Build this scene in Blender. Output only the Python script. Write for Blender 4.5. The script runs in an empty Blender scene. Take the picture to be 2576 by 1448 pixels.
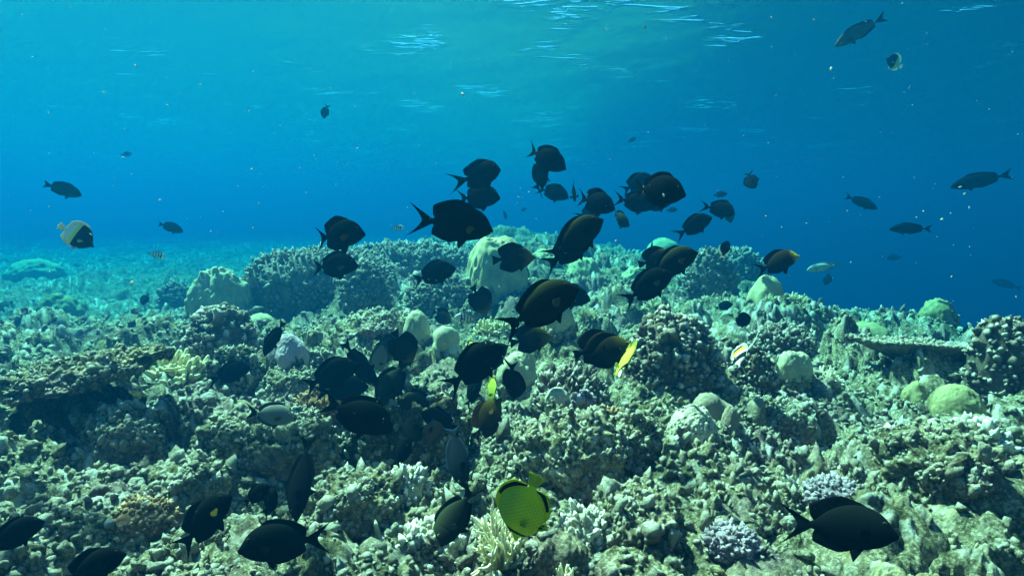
import bpy, bmesh, math, random
import numpy as np
from mathutils import Vector, Matrix, Euler

# ------------------------------------------------------------------ camera, sky, sun, exposure
S = bpy.context.scene
COL = S.collection
R = math.radians
EYE = 0.92                      # camera height above the reef flat, metres
FPX = 1535.0                    # focal length in units of a 2576 x 1448 frame
PITCH = math.atan((724 - 560) / FPX)
SURF = 3.7                     # height of the water surface

cd = bpy.data.cameras.new('camera')
cam = bpy.data.objects.new('camera', cd)
COL.objects.link(cam)
cam.location = (0, 0, EYE)
cam.rotation_euler = (math.pi / 2 - PITCH, 0, 0)
cd.sensor_width = 36.0
cd.lens = 36.0 * FPX / 2576.0
cd.clip_start = 0.02
cd.clip_end = 1000
S.camera = cam

SUN_EL, SUN_AZ = R(57), R(-46)
world = bpy.data.worlds.new('World')
S.world = world
world.use_nodes = True
wn = world.node_tree
bg = wn.nodes['Background']
sky = wn.nodes.new('ShaderNodeTexSky')
sky.sky_type = 'NISHITA'
sky.sun_disc = False
sky.sun_elevation = SUN_EL
sky.sun_rotation = SUN_AZ
wn.links.new(sky.outputs[0], bg.inputs[0])
bg.inputs[1].default_value = 0.05

sd = bpy.data.lights.new('sun', 'SUN')
sun = bpy.data.objects.new('sun', sd)
COL.objects.link(sun)
sd.energy = 5.0
sd.angle = R(0.6)
sd.color = (1.0, 0.77, 0.52)
svec = Vector((math.cos(SUN_EL) * math.sin(SUN_AZ), math.cos(SUN_EL) * math.cos(SUN_AZ), math.sin(SUN_EL)))
sun.rotation_euler = svec.to_track_quat('Z', 'Y').to_euler()
sun.location = svec * 40

S.view_settings.view_transform = 'Standard'
S.view_settings.look = 'None'
S.view_settings.gamma = 1
S.view_settings.exposure = 3.05
cy = S.cycles
cy.max_bounces = 5
cy.diffuse_bounces = 1
cy.glossy_bounces = 2
cy.transmission_bounces = 2
cy.volume_bounces = 2
cy.transparent_max_bounces = 8
cy.caustics_reflective = False
cy.caustics_refractive = False
cy.sample_clamp_indirect = 6
cy.use_denoising = True
cy.use_adaptive_sampling = True
cy.adaptive_threshold = 0.02

# ------------------------------------------------------------------ numpy noise
def _h(ix, iy, iz, seed):
    n = (ix.astype(np.int64) * 374761393 + iy.astype(np.int64) * 668265263 + iz.astype(np.int64) * 1274126177 + seed * 974711) & 0xFFFFFFFF
    n = ((n ^ (n >> 13)) * 1274126177) & 0xFFFFFFFF
    n = ((n ^ (n >> 16)) * 2246822519) & 0xFFFFFFFF
    return ((n ^ (n >> 15)) & 0xFFFFFF) / float(0xFFFFFF)

def vnoise(x, y, z=None, seed=0):
    """smooth value noise in -1..1 (2-D when z is None)"""
    x = np.asarray(x, float); y = np.asarray(y, float)
    ix = np.floor(x); iy = np.floor(y)
    fx = x - ix; fy = y - iy
    ux = fx * fx * fx * (fx * (fx * 6 - 15) + 10); uy = fy * fy * fy * (fy * (fy * 6 - 15) + 10)
    if z is None:
        o = np.zeros_like(ix)
        a = _h(ix, iy, o, seed); b = _h(ix + 1, iy, o, seed); c = _h(ix, iy + 1, o, seed); d = _h(ix + 1, iy + 1, o, seed)
        return 2 * ((a + (b - a) * ux) * (1 - uy) + (c + (d - c) * ux) * uy) - 1
    z = np.asarray(z, float); iz = np.floor(z); fz = z - iz
    uz = fz * fz * fz * (fz * (fz * 6 - 15) + 10)
    def pl(k):
        a = _h(ix, iy, iz + k, seed); b = _h(ix + 1, iy, iz + k, seed); c = _h(ix, iy + 1, iz + k, seed); d = _h(ix + 1, iy + 1, iz + k, seed)
        return (a + (b - a) * ux) * (1 - uy) + (c + (d - c) * ux) * uy
    return 2 * (pl(0) * (1 - uz) + pl(1) * uz) - 1

def fbm(x, y, z=None, oct=4, seed=0, gain=0.5):
    t = 0; a = 1; s = 0
    for o in range(oct):
        f = 2.03 ** o
        t = t + a * vnoise(x * f + o * 17.3, y * f - o * 9.1, None if z is None else z * f + o * 4.7, seed + o)
        s += a; a *= gain
    return t / s

def worley2(x, y, seed=0):
    ix = np.floor(x); iy = np.floor(y)
    best = np.full(np.shape(x), 9.0); idv = np.zeros(np.shape(x))
    o = np.zeros_like(ix)
    for dx in (-1, 0, 1):
        for dy in (-1, 0, 1):
            cx = ix + dx; cyy = iy + dy
            px = cx + _h(cx, cyy, o, seed); py = cyy + _h(cx, cyy, o + 1, seed)
            d = (px - x) ** 2 + (py - y) ** 2
            m = d < best
            best = np.where(m, d, best); idv = np.where(m, _h(cx, cyy, o + 2, seed), idv)
    return np.sqrt(best), idv

def sstep(a, b, x):
    t = np.clip((x - a) / (b - a), 0, 1)
    return t * t * (3 - 2 * t)

# ------------------------------------------------------------------ the reef's shape
def ground_macro(x, y):
    x = np.asarray(x, float); y = np.asarray(y, float)
    edge = 4.0 + 0.5 * np.sin(y * 0.45) + 0.25 * np.sin(y * 1.3 + 1) - 1.2 * sstep(14, 40, y)
    d = x - edge
    drop = np.where(d > 0, -0.75 * d - 0.12 * d * d, 0.0)
    drop = np.maximum(drop, -9.0)
    left = -0.46 * sstep(1.6, 6.0, -x) * sstep(3, 7.5, y) - 0.065 * np.clip(x - 1.2, 0, 3.2) * sstep(2.0, 4.5, y)
    rise = 0.55 * np.exp(-((x + 0.2) / 2.7) ** 2) * sstep(4.2, 9.5, y) * (1 - 0.45 * sstep(13, 30, y))
    m = 0.16 * fbm(x * 0.55 + 3.1, y * 0.55, oct=3, seed=3) + 0.05 * fbm(x * 1.9, y * 1.9, oct=2, seed=8)
    far = 1 - 0.5 * sstep(25, 80, np.hypot(x, y))
    return drop + left + rise + m * far

def ground(x, y, w=0.0):
    """height of the sea bed with its relief, averaged over a footprint"""
    if w <= 0: return float(ground_macro(x, y) + detail(np.array([x]), np.array([y]))[0][0])
    gx, gy = np.meshgrid(np.linspace(-.5, .5, 7) * w + x, np.linspace(-.5, .5, 7) * w + y)
    h = ground_macro(gx, gy) + detail(gx, gy)[0]
    return float(np.mean(h))

def pix_dir(px, py):
    v = Vector(((px - 1288) / FPX, (724 - py) / FPX, -1.0))
    c, s = math.cos(math.pi / 2 - PITCH), math.sin(math.pi / 2 - PITCH)
    return Vector((v.x, c * v.y - s * v.z, s * v.y + c * v.z))      # length along the view axis = 1

RELIEF = 0.05
TS = np.geomspace(0.5, 120, 1500)
def ground_hit(px, py):
    d = pix_dir(px, py)
    z = EYE + d.z * TS - ground_macro(d.x * TS, d.y * TS) - RELIEF
    k = np.argmax(z < 0)
    t = TS[k] if z[k] < 0 else 60.0
    return Vector((d.x * t, d.y * t, float(ground_macro(d.x * t, d.y * t)))), t

# ------------------------------------------------------------------ mesh and object helpers
def mesh_np(name, v, faces, mat=None, attrs=None, smooth=True):
    me = bpy.data.meshes.new(name)
    v = np.ascontiguousarray(v, dtype=np.float32)
    if isinstance(faces, np.ndarray):
        groups = [faces]
    else:
        groups = [f for f in faces if len(f)]
    nl = sum(f.size for f in groups); nf = sum(len(f) for f in groups)
    me.vertices.add(len(v)); me.vertices.foreach_set('co', v.ravel())
    me.loops.add(nl); me.polygons.add(nf)
    me.loops.foreach_set('vertex_index', np.concatenate([f.ravel() for f in groups]).astype(np.int32))
    tot = np.concatenate([np.full(len(f), f.shape[1]) for f in groups])
    st = np.concatenate([[0], np.cumsum(tot)[:-1]])
    me.polygons.foreach_set('loop_start', st.astype(np.int32))
    me.polygons.foreach_set('loop_total', tot.astype(np.int32))
    if smooth:
        me.polygons.foreach_set('use_smooth', np.ones(nf, dtype=bool))
    for k, a in (attrs or {}).items():
        at = me.attributes.new(k, 'FLOAT', 'POINT')
        at.data.foreach_set('value', np.ascontiguousarray(a, dtype=np.float32))
    me.update(calc_edges=True)
    me.validate()
    if mat: me.materials.append(mat)
    return me

def link(name, me, parent=None, loc=None):
    o = bpy.data.objects.new(name, me)
    COL.objects.link(o)
    if parent: o.parent = parent
    if loc is not None: o.location = loc
    return o

def tag(o, label=None, cat=None, group=None, kind=None):
    if label: o['label'] = label
    if cat: o['category'] = cat
    if group: o['group'] = group
    if kind: o['kind'] = kind
    return o

def grid_faces(nr, nc, wrap=False):
    r = np.arange(nr - 1)[:, None]; c = np.arange(nc if wrap else nc - 1)[None, :]
    c2 = (c + 1) % nc
    a = r * nc + c; b = r * nc + c2
    return np.stack([a, b, b + nc, a + nc], -1).reshape(-1, 4)

_ico = {}
def ico(n):
    if n not in _ico:
        bm = bmesh.new()
        bmesh.ops.create_icosphere(bm, subdivisions=n, radius=1)
        v = np.array([x.co[:] for x in bm.verts]); f = np.array([[x.index for x in p.verts] for p in bm.faces])
        bm.free(); _ico[n] = (v, f)
    return _ico[n]

# ------------------------------------------------------------------ materials
def new_mat(name):
    m = bpy.data.materials.new(name); m.use_nodes = True
    nt = m.node_tree
    b = nt.nodes['Principled BSDF']
    b.inputs['IOR'].default_value = 1.07          # everything here is wet: little gloss under water
    return m, nt, b

def nd(nt, typ, **kw):
    n = nt.nodes.new(typ)
    for k, v in kw.items():
        if k in n.inputs: n.inputs[k].default_value = v
        else: setattr(n, k, v)
    return n

def ramp(nt, src, stops):
    r = nt.nodes.new('ShaderNodeValToRGB')
    e = r.color_ramp.elements
    while len(e) < len(stops): e.new(0.5)
    for el, (p, c) in zip(e, stops):
        el.position = p; el.color = (*c, 1) if len(c) == 3 else c
    nt.links.new(src, r.inputs[0])
    return r.outputs[0]

def mixc(nt, fac, a, b, typ='MIX'):
    m = nt.nodes.new('ShaderNodeMix'); m.data_type = 'RGBA'; m.blend_type = typ
    for s, v in ((m.inputs[0], fac), (m.inputs[6], a), (m.inputs[7], b)):
        if hasattr(v, 'is_linked') or hasattr(v, 'node'): nt.links.new(v, s)
        elif isinstance(v, (int, float)): s.default_value = v
        else: s.default_value = (*v, 1)
    return m.outputs[2]

def mathn(nt, op, a, b=None, c=None, clamp=False):
    m = nt.nodes.new('ShaderNodeMath'); m.operation = op; m.use_clamp = clamp
    for s, v in zip(m.inputs, (a, b, c)):
        if v is None: continue
        if isinstance(v, (int, float)): s.default_value = v
        else: nt.links.new(v, s)
    return m.outputs[0]

def coords(nt):
    return nt.nodes.new('ShaderNodeTexCoord').outputs['Object']

def noise(nt, vec, scale, detail=4, rough=0.55):
    n = nt.nodes.new('ShaderNodeTexNoise')
    n.inputs['Scale'].default_value = scale; n.inputs['Detail'].default_value = detail; n.inputs['Roughness'].default_value = rough
    nt.links.new(vec, n.inputs['Vector'])
    return n.outputs['Fac']

def voro(nt, vec, scale, feat='F1'):
    n = nt.nodes.new('ShaderNodeTexVoronoi'); n.feature = feat
    n.inputs['Scale'].default_value = scale
    nt.links.new(vec, n.inputs['Vector'])
    return n.outputs['Distance']

def attr(nt, name):
    n = nt.nodes.new('ShaderNodeAttribute'); n.attribute_name = name
    return n.outputs['Fac']

def bump(nt, b, height, dist, strength=1.0):
    n = nt.nodes.new('ShaderNodeBump')
    n.inputs['Strength'].default_value = strength; n.inputs['Distance'].default_value = dist
    nt.links.new(height, n.inputs['Height'])
    nt.links.new(n.outputs[0], b.inputs['Normal'])
    return n

def reef_mat(name, tint=(1, 1, 1), tipw=0.8):
    m, nt, b = new_mat(name)
    co = coords(nt)
    t = lambda c: tuple(x * y for x, y in zip(c, tint))
    n1 = noise(nt, co, 3.2, 6, 0.65); n2 = noise(nt, co, 17, 5, 0.7); n3 = noise(nt, co, 1.1, 3); n4 = noise(nt, co, 75, 3, 0.7)
    c1 = ramp(nt, n2, [(0.36, t((0.025, 0.027, 0.015))), (0.46, t((0.11, 0.105, 0.055))), (0.56, t((0.30, 0.26, 0.155))), (0.68, t((0.62, 0.56, 0.40)))])
    c2 = ramp(nt, n4, [(0.40, t((0.03, 0.032, 0.018))), (0.50, t((0.17, 0.155, 0.095))), (0.62, t((0.62, 0.56, 0.40)))])
    c = mixc(nt, 0.55, c1, c2)
    n5 = noise(nt, co, 5.5, 5, 0.65)
    pk = ramp(nt, n3, [(0.50, (0, 0, 0)), (0.62, (1, 1, 1))])
    c = mixc(nt, mathn(nt, 'MULTIPLY', pk, 0.45), c, t((0.26, 0.15, 0.17)))
    br = ramp(nt, n1, [(0.40, (1, 1, 1)), (0.48, (0, 0, 0))])
    c = mixc(nt, mathn(nt, 'MULTIPLY', br, 0.70), c, t((0.045, 0.05, 0.02)))
    ru = ramp(nt, n5, [(0.56, (0, 0, 0)), (0.64, (1, 1, 1))])
    c = mixc(nt, mathn(nt, 'MULTIPLY', ru, 0.55), c, t((0.48, 0.40, 0.22)))
    vi = ramp(nt, noise(nt, co, 2.3, 4, 0.6), [(0.58, (0, 0, 0)), (0.66, (1, 1, 1))])
    c = mixc(nt, mathn(nt, 'MULTIPLY', vi, 0.5), c, t((0.16, 0.11, 0.14)))
    tone = attr(nt, 'tone')
    c = mixc(nt, mathn(nt, 'MULTIPLY', tone, 0.75, clamp=True), c, t((0.62, 0.58, 0.50)))
    c = mixc(nt, mathn(nt, 'MULTIPLY', attr(nt, 'tip'), tipw, clamp=True), c, t((0.80, 0.77, 0.70)))
    nt.links.new(c, b.inputs['Base Color'])
    b.inputs['Roughness'].default_value = 0.9
    b.inputs['Specular IOR Level'].default_value = 0.15
    hsum = mathn(nt, 'ADD', noise(nt, co, 60, 6, 0.75), mathn(nt, 'MULTIPLY', noise(nt, co, 190, 3, 0.7), 0.4))
    bump(nt, b, hsum, 0.022, 1.0)
    return m

def coral_mat(name, base, dark, tip=(0.75, 0.72, 0.6), nscale=14, pit=0, pitd=0.004, fine=160, speck=0.5):
    m, nt, b = new_mat(name)
    co = coords(nt)
    n1 = noise(nt, co, nscale, 5, 0.6)
    c = mixc(nt, ramp(nt, n1, [(0.36, (0, 0, 0)), (0.60, (1, 1, 1))]), dark, base)
    n2 = noise(nt, co, fine, 3, 0.7)
    c = mixc(nt, mathn(nt, 'MULTIPLY', ramp(nt, n2, [(0.42, (1, 1, 1)), (0.56, (0, 0, 0))]), speck), c, tuple(x * 0.45 for x in dark))
    h = mathn(nt, 'MULTIPLY', n2, 0.6)
    if pit:
        v = voro(nt, co, pit)
        c = mixc(nt, ramp(nt, v, [(0.16, (0.85, 0.85, 0.85)), (0.36, (0, 0, 0))]), c, tuple(x * 0.3 for x in dark))
        h = mathn(nt, 'ADD', h, mathn(nt, 'MINIMUM', mathn(nt, 'MULTIPLY', v, 2.0), 1.0))
    c = mixc(nt, mathn(nt, 'MULTIPLY', attr(nt, 'tip'), 0.9, clamp=True), c, tip)
    nt.links.new(c, b.inputs['Base Color'])
    b.inputs['Roughness'].default_value = 0.85
    b.inputs['Specular IOR Level'].default_value = 0.2
    bump(nt, b, h, pitd, 0.9)
    return m

# ------------------------------------------------------------------ setting: sea bed sheet
def polar_grid(rs, dense_deg, ndense, ncoarse):
    th = np.concatenate([np.linspace(-R(dense_deg), R(dense_deg), ndense),
                         np.linspace(R(dense_deg), 2 * math.pi - R(dense_deg), ncoarse + 2)[1:-1]])
    T, Rr = np.meshgrid(th, rs)
    return Rr * np.sin(T), Rr * np.cos(T), len(rs), len(th)

def detail(x, y):
    """small relief of the reef: crust, knobs and crevices; returns height and pale growing tips"""
    wx = x + 0.05 * fbm(x * 6, y * 6, oct=3, seed=21); wy = y + 0.05 * fbm(x * 6 + 40, y * 6, oct=3, seed=25)
    patch = sstep(-0.3, 0.25, fbm(x * 0.8, y * 0.8, oct=3, seed=31))
    h = 0.10 * fbm(x * 2.1, y * 2.1, oct=3, seed=33)
    b1 = np.abs(fbm(wx * 3.1, wy * 3.1, oct=2, seed=41))
    b2 = np.abs(fbm(wx * 8.0, wy * 8.0, oct=2, seed=43))
    b3 = np.abs(fbm(wx * 19.0, wy * 19.0, oct=2, seed=45))
    h = h + 0.15 * np.sqrt(b1 + 0.02) + (0.04 + 0.02 * patch) * np.sqrt(b2 + 0.02) + 0.020 * np.sqrt(b3 + 0.01)
    # outcrops: clumps of reef standing over the flat
    d3, i3 = worley2(wx / 0.62 + 3, wy / 0.62, 12)
    r3 = np.hypot(x, y)
    dome = np.sqrt(np.clip(1 - (d3 / (0.30 + 0.25 * i3)) ** 2, 0, 1))
    h = h + (i3 > 0.42) * dome * (0.03 + 0.13 * i3) * (0.75 + 0.7 * b2) * sstep(2.2, 3.6, r3) * (1 - 0.6 * sstep(12, 25, r3))
    d2, i2 = worley2(wx / 0.05 + 7, wy / 0.05, 6)
    k2 = np.sqrt(np.clip(1 - (d2 / 0.6) ** 2, 0, 1))
    on2 = (i2 > 0.5) * patch
    h = h + 0.016 * k2 * on2 * (0.4 + i2) + 0.014 * fbm(x * 38, y * 38, oct=3, seed=51, gain=0.6)
    # a few deep holes between the crust
    h = h - 0.14 * sstep(0.30, 0.5, fbm(wx * 1.7 + 5, wy * 1.7, oct=3, seed=77))
    tip = np.clip(0.9 * k2 ** 3 * on2 * (i2 > 0.7), 0, 1)
    return h - 0.09, tip

M_REEF = reef_mat('reef_crust')
rs = np.concatenate([[0.02], np.geomspace(0.35, 11, 620), np.geomspace(11.15, 42, 130), np.geomspace(43, 150, 30)])
X, Y, nr, nc = polar_grid(rs, 50, 1150, 110)
Z = ground_macro(X, Y)
dh, tip = detail(X, Y)
rad = np.hypot(X, Y)
Z = Z + dh * (1 + 0.15 * sstep(5, 14, rad))
lx = 0.03 * fbm(X * 7, Y * 7, Z * 9, oct=2, seed=61); ly = 0.03 * fbm(X * 7 + 9, Y * 7, Z * 9, oct=2, seed=67)
seabed = link('seabed', mesh_np('seabed', np.stack([X + lx, Y + ly, Z], -1).reshape(-1, 3), grid_faces(nr, nc, True), M_REEF,
                                {'tip': tip.ravel(), 'tone': np.zeros(X.size)}))
tag(seabed, kind='structure')

# ------------------------------------------------------------------ setting: water surface seen from below
def surface_mat():
    m, nt, b = new_mat('water_film')
    nt.nodes.remove(b)
    out = nt.nodes['Material Output']
    co = coords(nt)
    mp = nt.nodes.new('ShaderNodeMapping'); mp.inputs['Rotation'].default_value = (0, 0, R(28)); mp.inputs['Scale'].default_value = (0.55, 1.6, 1)
    nt.links.new(co, mp.inputs[0])
    soft = mathn(nt, 'ADD', noise(nt, mp.outputs[0], 2.0, 3, 0.5), mathn(nt, 'MULTIPLY', noise(nt, mp.outputs[0], 8, 2, 0.5), 0.12))
    r1 = mathn(nt, 'ABSOLUTE', mathn(nt, 'SUBTRACT', noise(nt, mp.outputs[0], 1.7, 3, 0.55), 0.5))
    cr_ = mathn(nt, 'POWER', mathn(nt, 'SUBTRACT', 1.0, mathn(nt, 'MINIMUM', mathn(nt, 'MULTIPLY', r1, 9.0), 1.0)), 2.0)
    msk = ramp(nt, noise(nt, co, 0.55, 2), [(0.54, (0, 0, 0)), (0.68, (1, 1, 1))])
    hh = mathn(nt, 'ADD', mathn(nt, 'MULTIPLY', soft, 0.010), mathn(nt, 'MULTIPLY', mathn(nt, 'MULTIPLY', cr_, msk), 0.048))
    bn = nt.nodes.new('ShaderNodeBump'); bn.inputs['Distance'].default_value = 1.0; bn.inputs['Strength'].default_value = 1
    nt.links.new(hh, bn.inputs['Height'])
    fr = nt.nodes.new('ShaderNodeFresnel'); fr.inputs['IOR'].default_value = 1.333
    nt.links.new(bn.outputs[0], fr.inputs['Normal'])
    gl = nt.nodes.new('ShaderNodeBsdfGlossy'); gl.inputs['Roughness'].default_value = 0.36
    nt.links.new(bn.outputs[0], gl.inputs['Normal'])
    tr = nt.nodes.new('ShaderNodeBsdfTransparent')
    mx = nt.nodes.new('ShaderNodeMixShader')
    nt.links.new(fr.outputs[0], mx.inputs[0]); nt.links.new(tr.outputs[0], mx.inputs[1]); nt.links.new(gl.outputs[0], mx.inputs[2])
    nt.links.new(mx.outputs[0], out.inputs['Surface'])
    return m

rs = np.concatenate([[0.05], np.geomspace(0.8, 40, 420), np.geomspace(41, 150, 40)])
X, Y, nr, nc = polar_grid(rs, 50, 620, 90)
Z = np.zeros_like(X)
rng = np.random.default_rng(4)
for k in range(16):
    lam = 0.5 * 1.22 ** k * 0.9
    a = R(62) + rng.normal(0, 0.42)
    ph = rng.uniform(0, 6.28)
    q = (X * math.cos(a) + Y * math.sin(a)) * 2 * math.pi / lam + ph + 0.8 * vnoise(X * 0.6, Y * 0.6, seed=90 + k)
    amp = 0.0026 * lam * (0.9 if lam < 3 else 3 / lam)
    Z += amp * (1.3 * np.exp(np.sin(q) - 1) * 2 - 1)
ws = link('water_surface', mesh_np('water_surface', np.stack([X, Y, Z + SURF], -1).reshape(-1, 3), grid_faces(nr, nc, True), surface_mat()))
tag(ws, kind='structure')

# ------------------------------------------------------------------ the water's own haze
def haze_mat():
    m, nt, b = new_mat('sea_water')
    nt.nodes.remove(b)
    pv = nt.nodes.new('ShaderNodeVolumePrincipled')
    D = 0.34
    sig_s = (0.0001, 0.0062, 0.0166); sig_t = (0.23, 0.069, 0.062)
    col = [s / D for s in sig_s]
    ab = [(1 - (t - s) / D / (1 - c)) ** 2 for s, t, c in zip(sig_s, sig_t, col)]
    pv.inputs['Color'].default_value = (*col, 1)
    pv.inputs['Absorption Color'].default_value = (*ab, 1)
    pv.inputs['Density'].default_value = D
    pv.inputs['Anisotropy'].default_value = 0.50
    nt.links.new(pv.outputs[0], nt.nodes['Material Output'].inputs['Volume'])
    return m
e = 160.0
zb, zt = -11.5, SURF + 0.6
bv = np.array([(x, y, z) for z in (zb, zt) for y in (-e, e) for x in (-e, e)])
bf = np.array([(0, 2, 3, 1), (4, 5, 7, 6), (0, 1, 5, 4), (2, 6, 7, 3), (0, 4, 6, 2), (1, 3, 7, 5)])
haze = link('haze', mesh_np('haze', bv, bf, haze_mat(), smooth=False))
tag(haze, kind='stuff')

# ------------------------------------------------------------------ corals
def rot_to(n):
    """rotation matrices (k,3,3) taking +Z to the unit vectors n"""
    n = n / np.linalg.norm(n, axis=1, keepdims=True)
    a = np.where(np.abs(n[:, 2:3]) < 0.9, np.array([[0, 0, 1.0]]), np.array([[1.0, 0, 0]]))
    x = np.cross(a, n); x /= np.linalg.norm(x, axis=1, keepdims=True)
    y = np.cross(n, x)
    return np.stack([x, y, n], -1)

def knobs(pos, nrm, rad, length, sub, rng, tipamt=1.0, rough=0.25, roundness=1.0):
    """many small rounded knobs joined into arrays"""
    v0, f0 = ico(sub)
    k = len(pos); m = len(v0)
    Rm = rot_to(nrm)
    sc = np.stack([rad * rng.uniform(0.8, 1.25, k), rad * rng.uniform(0.8, 1.25, k), length], -1)
    off = rng.uniform(0, 900, (k, 1))
    jit = 1 + rough * 1.5 * vnoise(v0[None, :, 0] * 1.9 + off, v0[None, :, 1] * 1.9 + off * 0.7, v0[None, :, 2] * 1.9, 5) + rough * 0.25 * (rng.random((k, m)) - 0.5)
    loc = v0[None] * sc[:, None, :] * jit[..., None]
    v = np.einsum('kij,kmj->kmi', Rm, loc) + pos[:, None, :]
    f = f0[None] + (np.arange(k) * m)[:, None, None]
    tip = np.clip((v0[:, 2] - 0.35) / 0.65, 0, 1)[None] * np.asarray(tipamt).reshape(-1, 1) * np.ones((k, 1))
    return v.reshape(-1, 3), f.reshape(-1, 3), tip.ravel()

def star(dirs, lobes, p=9):
    """radius of a smooth union of spheres along each direction from the origin"""
    acc = np.zeros(len(dirs))
    for (ox, oy, oz, r) in lobes:
        o = np.array([ox, oy, oz])
        b = dirs @ o
        q = b * b - (o @ o - r * r)
        t = np.where(q > 0, b + np.sqrt(np.maximum(q, 0)), 0.0)
        acc += np.maximum(t, 0) ** p
    return acc ** (1 / p)

def boulder_v(w, h, n=2.3, lump=0.06, lscale=3.0, sub=5, seed=0, lobes=None, dent=0.0, squash=1.0, waist=0.0):
    d, f = ico(sub)
    if lobes:
        v = d * star(d, lobes)[:, None]
        mx = np.abs(v[:, :2]).max(); mz = v[:, 2].max()
        v = v / np.array([mx, mx, mz])
    else:
        r = (np.abs(d[:, 0]) ** n + np.abs(d[:, 1]) ** n + np.abs(d[:, 2]) ** n) ** (-1 / n)
        v = d * r[:, None]
    q = v * lscale + seed * 3.7
    g = fbm(q[:, 0], q[:, 1], q[:, 2], oct=3, seed=seed)
    g2 = np.abs(fbm(q[:, 0] * 1.8, q[:, 1] * 1.8, q[:, 2] * 1.8, oct=2, seed=seed + 9))
    v = v * (1 + lump * g + lump * 0.9 * (g2 - 0.25) - dent * np.clip(g2 - 0.35, 0, 1))[:, None]
    if waist:
        k = 1 - waist * np.exp(-((v[:, 2] - 0.25) / 0.3) ** 2)
        v[:, :2] *= k[:, None]
    v = v * np.array([w / 2, w / 2 * squash, h])
    return v, f

def knob_mound(w, h, nk, krad, seed, sub=2, kl=1.7, squash=1.0, lump=0.10, cover=-0.1, up=0.5, n=2.2):
    """a bushy colony: a dome set all over with stubby branch ends"""
    rng = np.random.default_rng(seed)
    bv, bf = boulder_v(w * 0.93, h * 0.93, n, lump, 2.6, 5, seed, squash=squash)
    d = rng.normal(size=(nk * 3, 3)); d /= np.linalg.norm(d, axis=1, keepdims=True)
    d = d[d[:, 2] > cover][:nk]
    # nearest base vertex along each direction gives the lumpy surface point
    dn, _ = ico(5)
    idx = np.array([int(np.argmax(dn @ x)) for x in d])
    pos = bv[idx]
    nr = d * np.array([1 / (w / 2), 1 / (w / 2 * squash), 1 / h]); nr /= np.linalg.norm(nr, axis=1, keepdims=True)
    nr = nr + np.array([0, 0, up]) + rng.normal(0, 0.22, nr.shape)
    nr /= np.linalg.norm(nr, axis=1, keepdims=True)
    rad = krad * np.exp(rng.normal(-0.08, 0.30, len(d)))
    kv, kf, kt = knobs(pos + nr * (rad * 0.2)[:, None], nr, rad, rad * kl * rng.uniform(0.7, 1.5, len(d)), sub, rng, rng.uniform(0.05, 1.0, len(d)) ** 1.2, rough=0.38)
    v = np.concatenate([bv, kv]); f = np.concatenate([bf, kf + len(bv)])
    return v, f, np.concatenate([np.zeros(len(bv)), kt])

def tubes(segs, sides=6):
    """segs: (p0, p1, p2, r0, r2, tip0, tip2) bent tapered tubes with rounded ends"""
    V = []; F = []; T = []; base = 0
    u = np.array([0, 0.25, 0.5, 0.75, 0.93, 1.0, 1.02]); rr = np.array([1, 1, 1, 1, 0.9, 0.55, 0.05])
    a = np.arange(sides) * 2 * math.pi / sides
    gf = grid_faces(len(u), sides, True)
    for p0, p1, p2, r0, r2, t0, t2 in segs:
        uu = u[:, None]
        c = (1 - uu) ** 2 * p0 + 2 * uu * (1 - uu) * p1 + uu ** 2 * p2
        t = p2 - p0; t = t / (np.linalg.norm(t) + 1e-9)
        x = np.cross(t, [0.3, 0.2, 1.0]); x /= np.linalg.norm(x) + 1e-9
        y = np.cross(t, x)
        rad = (r0 + (r2 - r0) * u) * rr
        ring = c[:, None, :] + rad[:, None, None] * (np.cos(a)[None, :, None] * x + np.sin(a)[None, :, None] * y)
        V.append(ring.reshape(-1, 3)); F.append(gf + base); base += len(u) * sides
        T.append(np.repeat(np.clip(t0 + (t2 - t0) * u, 0, 1), sides))
    return np.concatenate(V), np.concatenate(F), np.concatenate(T)

def branch_coral(w, h, seed, nstem=34, r=0.008, forks=3, spread=1.0, levels=2):
    rng = np.random.default_rng(seed)
    segs = []
    def grow(p, d, L, rad, lev):
        q = p + d * L
        mid = (p + q) / 2 + rng.normal(0, 0.07 * L, 3)
        last = lev == 0
        segs.append((p, mid, q, rad, rad * (0.62 if last else 0.82), 0.0 if not last else 0.1, 0.15 if not last else 1.0))
        if last: return
        for _ in range(forks if lev == levels else rng.integers(2, forks + 1)):
            e = d + rng.normal(0, 0.55, 3) + np.array([0, 0, 0.28]); e /= np.linalg.norm(e)
            s = rng.uniform(0.35, 1.0)
            grow(p + (q - p) * s, e, L * rng.uniform(0.55, 0.85), rad * 0.8, lev - 1)
    for i in range(nstem):
        a = rng.uniform(0, 2 * math.pi); el = rng.uniform(0.12, 1.45)
        d = np.array([math.cos(a) * math.cos(el) * spread, math.sin(a) * math.cos(el) * spread, math.sin(el)])
        d /= np.linalg.norm(d)
        st = np.array([math.cos(a), math.sin(a), 0]) * w * 0.16 * rng.random()
        grow(st, d, h * rng.uniform(0.42, 0.6), r * rng.uniform(0.85, 1.2), levels)
    v, f, t = tubes(segs)
    ext = np.abs(v[:, :2]).max(); v[:, :2] *= w / 2 / ext
    v[:, 2] *= h / v[:, 2].max()
    return v, f, t

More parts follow.
